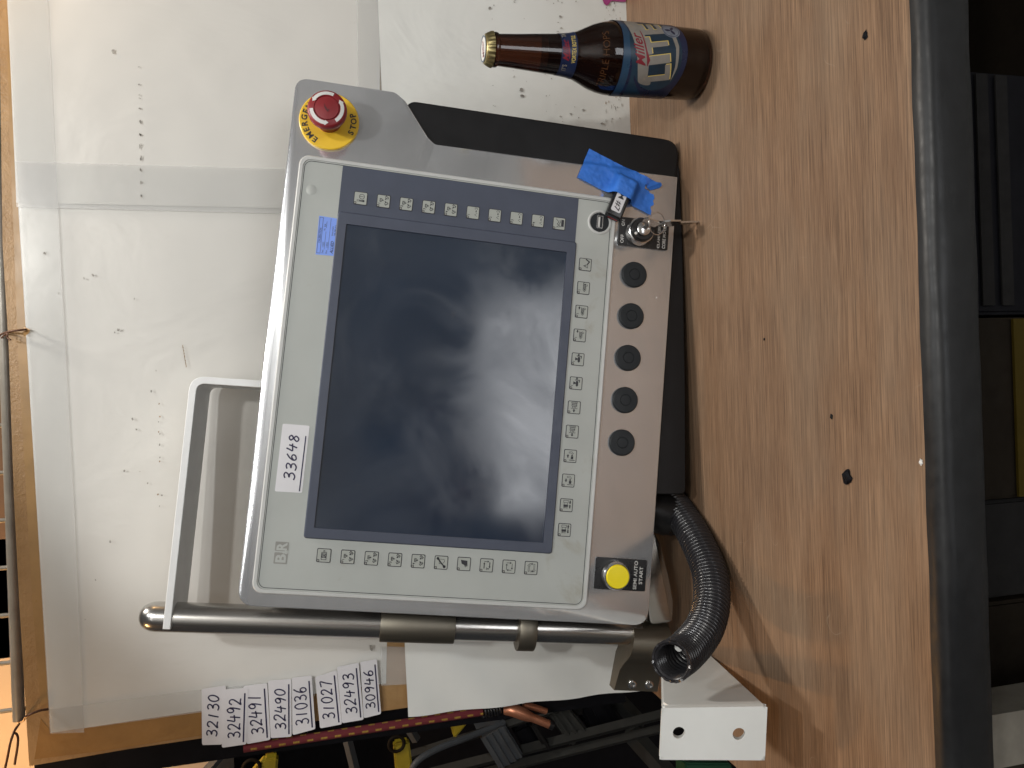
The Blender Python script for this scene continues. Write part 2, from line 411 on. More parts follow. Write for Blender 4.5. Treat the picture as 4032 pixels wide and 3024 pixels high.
def tube(name, path, rad, mats, parent=None, n=10, closed=False, cap=True):
    bm = bmesh.new(); add_tube(bm, path, rad, n, closed, cap); return bm_obj(name, bm, mats, parent, 50)
def add_box(bm, c, s, mtx=None, mi=0):
    x, y, z = c; a, b, d = s[0] / 2, s[1] / 2, s[2] / 2
    vs = []
    for i in (-1, 1):
        for j in (-1, 1):
            for k in (-1, 1):
                v = Vector((x + i * a, y + j * b, z + k * d)); vs.append(bm.verts.new(mtx @ v if mtx else v))
    for q in ((0, 1, 3, 2), (4, 6, 7, 5), (0, 4, 5, 1), (2, 3, 7, 6), (0, 2, 6, 4), (1, 5, 7, 3)):
        bm.faces.new([vs[i] for i in q]).material_index = mi
def box(name, c, s, mats, parent=None, mtx=None, bev=0.0):
    bm = bmesh.new(); add_box(bm, c, s, mtx)
    if bev: bmesh.ops.bevel(bm, geom=bm.edges[:], offset=bev, segments=2, affect='EDGES')
    return bm_obj(name, bm, mats, parent)
def flat(bm, pts, z=0.0, mi=0):
    f = bm.faces.new([bm.verts.new((x, y, z)) for x, y in pts]); f.material_index = mi
    return f
def add_ribbon(bm, pts, w, z=0.0, mi=0, closed=False):
    P = [Vector((p[0], p[1])) for p in pts]; L = len(P); l, r = [], []
    for i in range(L):
        if closed: d = P[(i + 1) % L] - P[i - 1]
        else: d = P[min(i + 1, L - 1)] - P[max(i - 1, 0)]
        if d.length < 1e-9: d = Vector((1, 0))
        d.normalize(); q = Vector((-d.y, d.x)) * (w / 2)
        a, b = P[i] + q, P[i] - q
        l.append(bm.verts.new((a.x, a.y, z))); r.append(bm.verts.new((b.x, b.y, z)))
    for i in range(L if closed else L - 1):
        j = (i + 1) % L
        try: bm.faces.new((l[i], r[i], r[j], l[j])).material_index = mi
        except ValueError: pass
def poly_ribbon(bm, pts, w, z=0.0, mi=0, closed=False):
    n = len(pts)
    for i in range(n if closed else n - 1):
        a, b = Vector(pts[i]), Vector(pts[(i + 1) % n]); d = (b - a)
        if d.length < 1e-9: continue
        d.normalize(); q = Vector((-d.y, d.x)) * (w / 2); e = d * (w / 2)
        flat(bm, [tuple(a - e + q), tuple(a - e - q), tuple(b + e - q), tuple(b + e + q)], z, mi)
_tc = {}
def text_faces(s, bold=0.0, shear=0.0):
    k = (s, bold, shear)
    if k not in _tc:
        c = bpy.data.curves.new('lettering', 'FONT'); c.body = s; c.size = 1.0; c.offset = bold; c.shear = shear
        c.align_x = 'LEFT'; c.resolution_u = 4
        o = bpy.data.objects.new('lettering', c); COL.objects.link(o)
        dg = bpy.context.evaluated_depsgraph_get(); dg.update()
        me = bpy.data.meshes.new_from_object(o.evaluated_get(dg))
        vs = [v.co.copy() for v in me.vertices]; fs = [tuple(p.vertices) for p in me.polygons]
        bpy.data.objects.remove(o); bpy.data.curves.remove(c); bpy.data.meshes.remove(me)
        x0 = min(v.x for v in vs); x1 = max(v.x for v in vs); y0 = min(v.y for v in vs); y1 = max(v.y for v in vs)
        _tc[k] = (vs, fs, x0, x1, y0, y1)
    return _tc[k]
def add_text(bm, s, cx, cy, h, w=None, ang=0.0, z=0.0, bold=0.0, shear=0.0, mi=0):
    """lettering of height h centred at cx, cy (w squeezes it to a width)"""
    vs, fs, x0, x1, y0, y1 = text_faces(s, bold, shear)
    sy = h / (y1 - y0); sx = (w / (x1 - x0)) if w else sy
    ca, sa = math.cos(ang), math.sin(ang); new = []
    for v in vs:
        x = (v.x - (x0 + x1) / 2) * sx; y = (v.y - (y0 + y1) / 2) * sy
        new.append(bm.verts.new((cx + x * ca - y * sa, cy + x * sa + y * ca, z)))
    for f in fs:
        try: bm.faces.new([new[i] for i in f]).material_index = mi
        except ValueError: pass
DIG = {
 '0': [[(.30, 1), (.08, .75), (.05, .35), (.22, .02), (.45, .15), (.56, .55), (.46, .9), (.28, 1)]],
 '1': [[(.34, 1), (.28, .5), (.24, 0)]],
 '2': [[(.06, .78), (.2, .98), (.45, .95), (.52, .7), (.3, .35), (.04, .03), (.3, .08), (.6, .04)]],
 '3': [[(.06, .9), (.28, 1.0), (.5, .88), (.42, .63), (.2, .52), (.48, .46), (.56, .2), (.34, 0), (.04, .08)]],
 '4': [[(.16, 1), (.1, .7), (.04, .42), (.3, .42), (.62, .46)], [(.46, .78), (.42, .4), (.36, -.02)]],
 '6': [[(.48, 1), (.22, .7), (.08, .3), (.2, .02), (.46, .1), (.5, .36), (.3, .48), (.1, .28)]],
 '7': [[(.04, .92), (.3, .96), (.56, .95), (.4, .5), (.26, 0)]],
 '8': [[(.46, .88), (.26, 1), (.1, .82), (.28, .56), (.5, .28), (.32, 0), (.1, .16), (.2, .42), (.46, .7), (.46, .88)]],
 '9': [[(.52, .8), (.34, 1), (.1, .84), (.14, .56), (.36, .54), (.52, .8), (.48, .4), (.36, 0)]],
}
def add_hand(bm, s, x0, y0, x1, y1, w, z, up=None):
    """handwritten digits between x0,y0 (start of baseline) and x1,y1 (its end); up = height vector"""
    n = len(s); adv = Vector((x1 - x0, y1 - y0)) / n; upv = Vector(up)
    for i, ch in enumerate(s):
        jit = Vector((random.uniform(-.04, .04), random.uniform(-.05, .05)))
        o = Vector((x0, y0)) + adv * i + upv * jit.y
        k = random.uniform(0.92, 1.06)
        for st in DIG[ch]:
            pts = [(o + adv * (p[0] / .66) * 0.86 + upv * (p[1] * k)) for p in st]
            add_ribbon(bm, [(p.x, p.y) for p in spline(pts, 6)], w, z)

# ================================================================== the bench
bench = empty('workbench')
tag(bench, 'walnut laminate workbench with a black rubber bumper edge', 'workbench')
XL, XR, Y0, Y1 = -0.396, 0.78, 0.4315, 1.02
slab('tabletop', [(XL, Y0), (XR, Y0), (XR, Y1), (XL, Y1)], -0.032, 0.0, 'wood', bench)
bm = bmesh.new()                                             # bumper: a rounded profile swept along the front
prof = []
for k in range(13):
    a = math.radians(95 - k * 15.5); prof.append((Y0 - 0.006 - 0.015 * math.cos(math.radians(90) - 0) * 0 - 0.0165 * math.sin(max(0, math.radians(k * 15))) ** 0.6, 0.0012 - 0.019 + 0.019 * math.cos(math.radians(k * 15))))
prof = [(Y0 - 0.0005, 0.0020)] + [(Y0 - 0.004 - 0.0105 * math.sin(math.radians(t)), -0.0085 + 0.0105 * math.cos(math.radians(t))) for t in range(0, 91, 15)] + [(Y0 - 0.0150, -0.016), (Y0 - 0.0148, -0.026), (Y0 - 0.0138, -0.033), (Y0 - 0.010, -0.0370), (Y0 - 0.0005, -0.0378)]
NX = 90; rows = []
for i in range(NX + 1):
    x = XL + (XR - XL) * i / NX
    rows.append([bm.verts.new((x, y + 0.0006 * noise.noise(Vector((x * 18, k * .4, 0))), z + 0.0007 * noise.noise(Vector((x * 25, k * .3, 5))))) for k, (y, z) in enumerate(prof)])
for a, b in zip(rows, rows[1:]):
    for k in range(len(prof) - 1): bm.faces.new((a[k], b[k], b[k + 1], a[k + 1]))
bm.faces.new(rows[0]); bm.faces.new(list(reversed(rows[-1])))
tag(bm_obj('edge_bumper', bm, 'rubber', bench, 45), 'nicked black rubber edge bumper')
for x in (XL + 0.05, XR - 0.06): box('leg', (x, 0.60, -0.506), (0.05, 0.05, 0.948), 'rack', bench)

# ================================================================== board: cardboard, sheets of paper, tape
board = empty('poster_board'); board.location = (0, 0, 0)
tag(board, 'cardboard backing covered with taped cream and white paper sheets behind the panel', 'board')
BMAT = Matrix(((1, 0, 0, 0), (0, 0, -1, 0), (0, 1, 0, 0), (0, 0, 0, 1)))   # (x, z, height toward viewer) -> world
def sheet(name, px, h, mats, parent, thick=0.0004, sub=0, curl=None):
    pts = [on_board(*p) for p in px]
    bm = bmesh.new(); add_slab(bm, pts, 0, thick)
    bm.transform(Matrix.Translation((0, YB - h, 0)) @ BMAT)
    return bm_obj(name, bm, mats, parent)
R_ = -260   # photo rows beyond the top of the frame (the board goes on to the right)
sheet('cardboard_sheet', [(-8, R_), (9, 960), (33, 1360), (54, 1960), (76, 2390), (98, 2740), (114, 3018), (500, 2951), (1000, 2877), (1498, 2802), (2000, 2730), (2462, 2668), (2462, R_)], -0.006, 'card', board, 0.0055)
sheet('packing_tape', [(24, R_), (30, 300), (70, 1380), (128, 2380), (160, 2780), (200, 2760), (150, 1900), (90, 1000), (35, 0), (28, R_)], -0.0004, 'cardtape_flat', board, 0.0002)
sheet('packing_tape', [(160, 2830), (135, 2990), (400, 2958), (798, 2895), (798, 2800), (500, 2842), (205, 2885)], -0.0004, 'cardtape', board, 0.0002)
def paper_grid(name, quad, h, mats, amp=0.0010, nx=26, ny=18, seed=0, edge=None):
    c = [Vector(on_board(*p)) for p in quad]
    bm = bmesh.new(); g = []
    for i in range(nx + 1):
        row = []
        for j in range(ny + 1):
            s, t = i / nx, j / ny
            p = c[0] * (1 - s) * (1 - t) + c[1] * s * (1 - t) + c[2] * s * t + c[3] * (1 - s) * t
            d = amp * (0.5 + 0.5 * noise.noise(Vector((p.x * 9, p.y * 9, seed)))) + amp * 0.4 * noise.noise(Vector((p.x * 30, p.y * 30, seed + 9)))
            if edge: d += edge(s, t)
            row.append(bm.verts.new((p.x, YB - h - max(0, d), p.y)))
        g.append(row)
    for i in range(nx):
        for j in range(ny): bm.faces.new((g[i][j], g[i + 1][j], g[i + 1][j + 1], g[i][j + 1]))
    return bm_obj(name, bm, mats, board, True)
paper_grid('paper_sheet', [(200, 2885), (70, 779), (1560, 819), (1520, 2690)], 0.0000, 'paperA', 0.0008, 34, 26, 1)
paper_grid('paper_sheet', [(68, 800), (20, R_), (1500, R_), (1490, 830)], 0.0014, 'paperA', 0.0012, 30, 26, 2)
def lip(s, t): return 0.016 * max(0, 1 - s * 9) ** 1.5 * (0.3 + 0.7 * t) + 0.005 * math.sin(t * 11 + s * 30 + 1) ** 2 * max(0, 1 - s * 6)
paper_grid('paper_sheet', [(1603, 2807), (1476, R_), (2459, R_), (2561, 2684)], 0.0034, 'paperB', 0.0016, 60, 24, 3, lip)
# clear tape over seams
for q in ([(200, 2884), (30, -5), (20, R_), (188, R_), (193, 0), (241, 1000), (295, 2000), (335, 2880)],
          [(64, 640), (1125, 668), (1128, 845), (69, 818)],
          [(1402, R_), (1492, R_), (1502, 480), (1410, 480)],
          [(200, 2882), (795, 2800), (1240, 2735), (1235, 2665), (790, 2712), (196, 2790)],
          [(1498, 2540), (1606, 2545), (1606, 2690), (1500, 2695)]):
    sheet('clear_tape', q, 0.0035 if q[0][0] in (64, 1402, 1498) else 0.0028, 'tape', board, 0.0001)
# scuffs, drops and rust streaks on the paper
bm = bmesh.new()
def blob(px, py, rx, ry, mi=0, h=0.0042):
    x, z = on_board(px, py); n = 9
    pts = []
    for k in range(n):
        a = 2 * math.pi * k / n; q = random.uniform(.45, 1.1)
        pts.append((x + ry * q * math.cos(a), z + rx * q * math.sin(a)))
    f = bm.faces.new([bm.verts.new((a, YB - h, b)) for a, b in pts]); f.material_index = mi
for y, L in ((270, 3), (340, 4), (380, 3), (393, 3), (434, 6), (482, 11), (530, 11), (577, 13), (627, 13), (672, 10), (722, 9), (778, 9)):
    for q in range(3): blob(555 + (y - 500) * .02 + random.uniform(-3, 3), y + random.uniform(-L, L) * .7, .0008, L * .00016, 0)
for y in (1590, 1640, 1660, 1700, 1708, 1750, 1800, 1815, 1945, 1990):
    blob(628 + random.uniform(-4, 8), y, .0009, .0014, 1 if random.random() < .5 else 0)
for x, y, r in ((450, 210, .0042), (370, 1085, .0025), (335, 1098, .0022), (618, 1460, .0016), (532, 1178, .0018), (470, 1300, .003), (455, 1310, .002), (598, 1540, .002),
                (525, 1650, .0025), (540, 1690, .0022), (493, 1853, .0025), (555, 1855, .0014), (585, 1900, .002), (640, 1948, .002), (235, 1155, .0016), (180, 1000, .0025),
                (437, 2130, .0025), (380, 2280, .0016), (340, 2435, .0012), (1460, 2545, .006), (2100, 2615, .004), (2260, 2580, .003), (1930, 2570, .004), (1620, 2588, .002)):
    blob(x, y, r * .5, r * .75, 0)
for k in range(16): blob(722 + k * 0.9, 1362 + k * 5.4, .0006, .0013, 1)
for k in range(110):                                         # speckle of the lower sheet, near the bottle
    x = random.choice((1945, 2200, 2260, 2390, 2405, 2420, 2430, 2150, 2050)) + random.gauss(0, 9); y = random.uniform(-60, 520)
    blob(x, y, random.uniform(.0003, .0011), random.uniform(.0003, .0013), 0, 0.0062)
for k in range(70):                                          # grime along the foot of the sheet
    blob(2405 + random.gauss(0, 22), random.uniform(-60, 500), random.uniform(.0003, .0008), random.uniform(.001, .005), random.choice((0, 0, 1)), 0.0062)
for k in range(26): blob(random.choice((2020, 2185)) + random.gauss(0, 5), random.uniform(-60, 330), random.uniform(.0006, .0022), random.uniform(.0003, .0009), 0, 0.0062)
for x, y, r in ((2048, 362, .004), (2050, 385, .003), (2290, 440, .0022), (2200, 205 + 260, .002), (2240, 455, .002), (2365, 495, .003), (1925, 40, .003), (2200, 75, .0025), (2205, 120, .002)):
    blob(x, y, r, r * .7, 0, 0.0062)
tag(bm_obj('scuff_marks', bm, ['scuff', 'scuffrust'], board), 'dark scuffs and rust flecks on the paper', kind='stuff')
bm = bmesh.new()
f = bm.faces.new([bm.verts.new((a, YB - 0.0068, b)) for a, b in (on_board(*p) for p in [(2360, -40), (2363, 4), (2370, 24), (2380, 32), (2390, 26), (2398, 14), (2420, 15), (2445, 17), (2456, 16), (2458, -40)])])
tag(bm_obj('paint_stain', bm, 'pink', board), 'magenta paint stain at the foot of the white sheet')

# ================================================================== control panel
panel = empty('control_panel', PM)
tag(panel, 'machine operator panel in brushed aluminium with dark screen, leaning on the board', 'control panel')
P = panel
mm = 0.001
def mmpts(pts): return [(x * mm, y * mm) for x, y in pts]
TH_ = 0.004
# plate: top face at 0
plate_px = [(-230.6, 179.0), (-230.6, -234.5), (253, -233.4), (249.8, 33), (256, 41), (291, 67.5), (299.0, 79), (298.5, 179.4)]
plate = mmpts(plate_px)
outline = rounded(plate, [.017, .017, .0012, .006, .010, .010, .012, .014], 7)
slab('front_plate', outline, -TH_, 0, 'alu', P, 0.0012, 30)
# black housing flange just behind the plate, deep body behind it
slab('housing_flange', rounded(mmpts([(-222, 170), (-222, -226), (-60, -229), (296, -234.5), (294.5, 62), (240, 100), (240, 170)]), [.01, .01, .01, .018, .012, .012, .01], 6), -0.019, -TH_ - 0.0003, 'black', P, 0.002)
slab('housing', rounded(mmpts([(-205, 160), (-205, -200), (270, -200), (270, 160)]), .02, 5), -0.078, -0.0195, 'black', P, 0.004)
# black strip added for the shade in the gap between panel and bench
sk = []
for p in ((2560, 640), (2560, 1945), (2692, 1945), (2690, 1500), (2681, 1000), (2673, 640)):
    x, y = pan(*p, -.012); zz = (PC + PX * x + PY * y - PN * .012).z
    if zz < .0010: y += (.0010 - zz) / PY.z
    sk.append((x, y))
slab('gap_shade', rounded(sk, [0, 0, .006, 0, 0, .012], 4), -.017, -.0062, 'black', P, 0.0012)
# display unit
ring('display_frame', rrect(-.2175, -.1665, .2185, .1665, .010), rrect(-.2135, -.1625, .2145, .1625, .008), 0, 0.0030, 'rim', P, 0.0012)
bm = bmesh.new(); add_slab(bm, rrect(-.2134, -.1624, .2144, .1624, .008), 0, 0.0022)
bm_obj('membrane', bm, 'grey', P)
bm = bmesh.new(); add_ribbon(bm, rrect(-.2118, -.1608, .2128, .1608, .007), .0006, 0.00235, closed=True)
bm_obj('membrane_line', bm, 'ink', P)
# slate area: bezel around the screen and the strip on its right
SX0, SX1, SY0, SY1 = -.1513, .1522, -.1150, .1137
slab('key_strip', [(.1600, -.1238), (.2126, -.1238), (.2126, .1235), (.1600, .1235)], 0.0022, 0.0025, 'slate', P)
ring('screen_bezel', rrect(-.1622, -.1252, .1650, .1232, .0030), rrect(SX0 - .0004, SY0 - .0004, SX1 + .0004, SY1 + .0004, .0012), 0.0020, 0.0047, 'slate', P, 0.0014)
slab('screen', [(SX0 - .0004, SY0 - .0004), (SX1 + .0004, SY0 - .0004), (SX1 + .0004, SY1 + .0004), (SX0 - .0004, SY1 + .0004)], 0.0018, 0.0029, 'screen', P)
# faded maker's letters on the membrane, top left
bm = bmesh.new()
for cx in (-.1836, -.1714): 
    add_ring(bm, rrect(cx - .0050, .1362, cx + .0050, .1488, .0006, 2), rrect(cx - .0028, .1384, cx + .0030, .1400, .0004, 2), .0023, .00242)
bm.free(); bm = bmesh.new()
flat(bm, rrect(-.1885, .1362, -.1775, .1490, .0008, 2), .00232, 0)
flat(bm, rrect(-.1762, .1362, -.1672, .1490, .0008, 2), .00232, 0)
add_text(bm, 'B', -.1830, .1426, .0098, .0080, 0, .00245, .03, mi=1)
add_text(bm, 'R', -.1716, .1426, .0098, .0076, 0, .00245, .03, mi=1)
add_text(bm, '&', -.1768, .1392, .0052, .0040, 0, .00250, .03, mi=1)
bm_obj('maker_mark', bm, ['greyprint', 'grey'], P)
# keys --------------------------------------------------------------
KB = .0068
bmk = bmesh.new()
add_slab(bmk, rrect(-KB, -KB, KB, KB, .0013, 3), 0, .00045, 0, 0)
add_slab(bmk, rrect(-KB + .0006, -KB + .0006, KB - .0006, KB - .0006, .0010, 3), .00045, .0007, .0001, 1, 1)
flat(bmk, rrect(-KB + .0004, KB - .0030, -KB + .0030, KB - .0004, .0008, 3), .00078, 0)
flat(bmk, rrect(-KB + .0009, KB - .0025, -KB + .0025, KB - .0009, .0005, 3), .00084, 2)
bmesh.ops.recalc_face_normals(bmk, faces=bmk.faces[:])
key_me = bpy.data.meshes.new('key'); bmk.to_mesh(key_me); bmk.free()
for k in ('ink', 'keyface', 'greyprint'): key_me.materials.append(M[k])
U = .001
def arrow(bm, x0, y0, x1, y1, w=.8, hw=2.0, hl=1.7, mi=0):
    a, b = Vector((x0, y0)) * U, Vector((x1, y1)) * U; d = (b - a).normalized(); q = Vector((-d.y, d.x)); c = b - d * hl * U
    flat(bm, [tuple(a + q * w / 2 * U), tuple(a - q * w / 2 * U), tuple(c - q * w / 2 * U), tuple(c - q * hw / 2 * U), tuple(b), tuple(c + q * hw / 2 * U), tuple(c + q * w / 2 * U)], SZ, mi)
SZ = .00095
def line(bm, pts, w=.45, closed=False): poly_ribbon(bm, [(x * U, y * U) for x, y in pts], w * U, SZ, closed=closed)
def cup(bm, cx, cy, a, s=1.0):
    ca, sa = math.cos(a), math.sin(a)
    for r in (1.0, .72):
        pts = [(-.4, 1.7 * r), (1.5 * r, 1.7 * r), (1.5 * r, -1.7 * r), (-.4, -1.7 * r)]
        line(bm, [(cx + s * (x * ca - y * sa), cy + s * (x * sa + y * ca)) for x, y in pts], .32)
def num(bm, s): add_text(bm, s, -2.6 * U, 4.3 * U, 2.5 * U, None, 0, SZ, .02)
def sym(bm, kind, n=None):
    if kind == 'temp':
        add_ribbon(bm, [(x * U, y * U) for x, y in circ(1.8, 1.0 - 2.2, 2.5, 20)], .5 * U, SZ, closed=True); line(bm, [(1.8, -2.9), (1.8, .6)])
        line(bm, [(-3.2, 3.4), (-1.9, 3.4), (-1.9, -2.2), (-3.2, -2.2)], .35, True); flat(bm, [(x * U, y * U) for x, y in circ(-2.55, -3.0, 1.2, 12)], SZ); line(bm, [(-2.55, -2.5), (-2.55, 1)], .6)
    elif kind in ('out', 'in'):
        num(bm, n)
        for a in (90, 215, 325):
            t = math.radians(a); c, s = math.cos(t), math.sin(t); ox, oy = .9, -1.0
            cup(bm, ox + c * 3.4, oy + s * 3.2, t, 1.0)
            r0, r1 = (.9, 3.6) if kind == 'out' else (3.8, .9)
            arrow(bm, ox + c * r0, oy + s * r0, ox + c * r1, oy + s * r1, .9, 2.0, 1.5)
    elif kind == 'blow':
        num(bm, n)
        add_ribbon(bm, [(x * U, y * U) for x, y in [(-3.6, -4.6), (-2.8, -3), (-2, -1.8), (-1.2, -3), (-.4, -4.6)][::1]], .4 * U, SZ)
        arrow(bm, 3.2, -3.2, .2, -3.2, .6, 1.8, 1.5)
        add_ribbon(bm, [(p.x * U, p.y * U) for p in spline([(3.4, -4.4, 0), (4.6, -4.8, 0), (5, -3.6, 0), (5.4, -2.6, 0), (4.4, -1.8, 0), (3.4, -2.2, 0)], 5)], .4 * U, SZ)
    elif kind == 'handbox':
        flat(bm, [(-3 * U, -5 * U), (4.4 * U, -5 * U), (4.4 * U, -2.2 * U), (-3 * U, -2.2 * U)], SZ)
        line(bm, [(-4.2, 2.6), (-2, .4), (-.4, 2.2), (1.5, .2), (4.6, 3.4)], .5); line(bm, [(-3.5, -1.4), (-1, 0.2), (1.5, -1.4), (3.6, -.6)], .45); line(bm, [(-4, 1), (-3, -1.5)], .4)
    elif kind == 'warn':
        line(bm, [(-3.6, -2.6), (.4, -2.6), (-1.6, 1.8)], .45, True); line(bm, [(-1.6, -1.2), (-1.6, .6)], .6)
        line(bm, [(.6, -2.4), (3.2, -4.2), (5.4, -.6)], 1.2)
    elif kind.startswith('screw'):
        num(bm, n)
        line(bm, [(4.2, .4), (-2.2, .4), (-3.8, -1.0), (-2.2, -2.4), (4.2, -2.4)], .4)
        flat(bm, [(-3 * U, -1 * U), (-.8 * U, .0), (-.8 * U, -2 * U)], SZ)
        for k in range(4): line(bm, [(-.4 + k * 1.1, -.1), (.2 + k * 1.1, -1.9)], .55)
        line(bm, [(2.4, -2.4), (2.4, -4), (4.0, -4)], .35)
        if kind == 'screwrot': add_ribbon(bm, [(x * U, y * U) for x, y in circ(5.0, -1.0, 1.2, 14)[:11]], .6 * U, SZ)
        elif kind == 'screwout': arrow(bm, 2.2, 2.8, 5.4, 2.8, 1.2, 2.6, 1.6)
        else: arrow(bm, 5.6, 2.8, 2.4, 2.8, 1.2, 2.6, 1.6)
    elif kind.startswith('inj'):
        num(bm, n)
        flat(bm, [(-3.6 * U, -1.0 * U), (-2.4 * U, .3 * U), (2.4 * U, .3 * U), (2.4 * U, -2.3 * U), (-2.4 * U, -2.3 * U)], SZ)
        flat(bm, [(-.5 * U, .3 * U), (.7 * U, .3 * U), (1.8 * U, 3 * U), (-1.6 * U, 3 * U)], SZ); line(bm, [(1.4, -3.6), (3.4, -3.6), (3.4, 1.2)], .8)
        if kind == 'injout': arrow(bm, 3.4, -.6 , 6.0, -.6, 1.3, 2.8, 1.6)
        else: arrow(bm, 6.2, -.6, 3.6, -.6, 1.3, 2.8, 1.6)
    elif kind.startswith('eject'):
        for x in (1.2, 2.8): line(bm, [(x, 2.6), (x + 1.2, 2.6), (x + 1.2, -2.6), (x, -2.6)], .4, True)
        line(bm, [(4.6, 3), (5.6, 3), (5.6, -3), (4.6, -3)], .4, True)
        for y in (-1.6, 0, 1.6): line(bm, [(-.4, y), (1.2, y)], .6)
        line(bm, [(-.8, 3.2), (-1.2, 3.2), (-1.2, -3.2), (-.8, -3.2)], .4)
        if kind == 'ejectf': arrow(bm, -5, 0, -1.6, 0, 1.4, 3.2, 1.7)
        else: arrow(bm, -1.6, 0, -5, 0, 1.4, 3.2, 1.7)
    elif kind.startswith('core'):
        flat(bm, [(-3.2 * U, -3.2 * U), (-.2 * U, -3.2 * U), (-.2 * U, -.6 * U), (-3.2 * U, -.6 * U)], SZ); flat(bm, [(0, -2.6 * U), (1.4 * U, -2.6 * U), (1.4 * U, -1 * U), (0, -1 * U)], SZ)
        line(bm, [(-4.2, -4.6), (-4.2, .8)], .6)
        line(bm, [(2.6, -3.2), (4.6, -1.2), (4.2, 1.6), (3.0, 1.6), (3.2, -.4), (2.0, -2)], .35, True)
        if kind == 'corein': arrow(bm, -1.8, 2.6, 1.8, 2.6, 1.4, 3, 1.7)
        else: arrow(bm, 1.8, 2.6, -1.8, 2.6, 1.4, 3, 1.7)
    elif kind.startswith('mold'):
        line(bm, [(2.6, 3.2), (5, 3.2), (5, -1.6), (2.6, -1.6)], .4, True); line(bm, [(-3.4, 2.6), (2.6, 2.6)], .4); line(bm, [(-3.4, -.8), (2.6, -.8)], .4)
        flat(bm, [(-1.6 * U, 3.2 * U), (.6 * U, 3.2 * U), (.6 * U, -1.6 * U), (-1.6 * U, -1.6 * U)], SZ)
        for y in (.2, 1.2, 2.2): line(bm, [(-3, y), (-1.6, y)], .4)
        if kind == 'moldc': arrow(bm, 5, -3.6, 1.4, -3.6, 1.2, 2.8, 1.6); arrow(bm, -3, -3.6, .8, -3.6, 1.2, 2.8, 1.6)
        else: arrow(bm, 1.6, -3.6, 5.4, -3.6, 1.2, 2.8, 1.6); arrow(bm, .8, -3.6, -3.2, -3.6, 1.2, 2.8, 1.6)
    elif kind == 'motor':
        line(bm, [(-4, 2.2), (3, 2.2), (3, -2.4), (-4, -2.4)], .5, True); flat(bm, [(-2.2 * U, 2.2 * U), (2 * U, 2.2 * U), (2 * U, -2.4 * U), (-2.2 * U, -2.4 * U)], SZ)
        line(bm, [(3, .4), (5, .4), (5, -.6), (3, -.6)], .4, True)
        for r in (1.5,): add_ribbon(bm, [(x * U, y * U) for x, y in circ(0, -.1, r, 16)], .35 * U, SZ + .00006, 1, True)
        poly_ribbon(bm, [(-1.2 * U, -.1 * U), (1.2 * U, -.1 * U)], .4 * U, SZ + .00006, 1)
    elif kind == 'wrench':
        line(bm, [(-3.8, -3.6), (-1, -.6), (1.6, 1.6), (3.8, 3.6)], 1.2); flat(bm, [(x * U, y * U) for x, y in circ(-3.8, -3.4, 1.5, 10)], SZ); flat(bm, [(x * U, y * U) for x, y in circ(4, 3.6, 1.4, 10)], SZ)
        line(bm, [(-1, 2), (3.4, 2), (3.4, -2.6), (1, -3.4), (-1, -1)], .4, True)
    elif kind == 'hand':
        flat(bm, [(x * U, y * U) for x, y in [(-3.6, -1.6), (-1, -.4), (.2, 2.4), (4, 3.4), (3.4, -3.2), (.6, -3.4), (-1.6, -3.6), (-2.8, -2.8), (-.6, -2.4)]], SZ)
    elif kind.startswith('cyc'):
        w = (.6, .5, .9)['123'.index(kind[3])] if kind[3] in '123' else .5
        if kind == 'cyc3':
            for x0, y0, x1, y1 in ((-3.6, 2.4, 2, 2.4), (4, -3.2, -2, -3.2)): line(bm, [(x0, y0 + .6), (x1, y0 + .6), (x1, y0 + 1.4), (x1 + (1.8 if x1 > x0 else -1.8), y0), (x1, y0 - 1.4), (x1, y0 - .6), (x0, y0 - .6)], .3, True)
            arrow(bm, 4.2, 2.0, 4.2, -2.0, .6, 2.2, 1.8); line(bm, [(-4.2, -.2), (-2.4, -.2)], .5); arrow(bm, -3.3, -3, -3.3, -.4, .6, 2, 1.6)
        else:
            arrow(bm, -3.2, 2.4, 3.0, 2.4, .9 if kind == 'cyc1' else .5, 2.2, 1.8); arrow(bm, 3.8, 2.6, 3.8, -2.6, .5, 2.2, 1.8); arrow(bm, 3.2, -3.2, -2.8, -3.2, .9 if kind == 'cyc1' else .5, 2.2, 1.8)
            if kind == 'cyc1': line(bm, [(-4.4, -.2), (-2.2, -.2)], .5); arrow(bm, -3.3, -3, -3.3, -.5, .6, 2, 1.6)
            else: arrow(bm, -3.4, -2.8, -3.4, 2.2, .5, 2.2, 1.8)
keys = []
for i, k in enumerate([('temp',), ('out', '1'), ('out', '2'), ('out', '3'), ('out', '4'), ('blow', '1'), ('blow', '2'), ('blow', '3'), ('blow', '4'), ('handbox',)]):
    keys.append((.1811 + i * .00014, .1026 - i * .02303, k, .0025))
for i, k in enumerate([('moldo',), ('moldc',), ('coreout',), ('corein',), ('ejectb',), ('ejectf',), ('injin', '1'), ('injout', '1'), ('screwin', '1'), ('screwout', '1'), ('screwrot', '1'), ('warn',)]):
    keys.append((-.1372 + i * .02540, -.1366, k, .0022))
for i, k in enumerate([('motor',), ('in', '1'), ('in', '2'), ('in', '3'), ('in', '4'), ('wrench',), ('hand',), ('cyc1',), ('cyc2',), ('cyc3',)]):
    keys.append((-.1778, .1022 - i * .02300, k, .0022))
for x, y, k, z in keys:
    o = bpy.data.objects.new('key', key_me); COL.objects.link(o); o.parent = P; o.location = (x, y, z)
    bm = bmesh.new(); sym(bm, *k)
    bm_obj('symbol', bm, ['ink', 'keyface'], o)
# dent in the membrane, top right
bm = bmesh.new(); add_lathe(bm, [(.0058, .0021), (.0042, .0026), (.002, .00295), (.0002, .0030)], 24, .1834, .1520); bm_obj('membrane_bump', bm, 'grey', P, True)
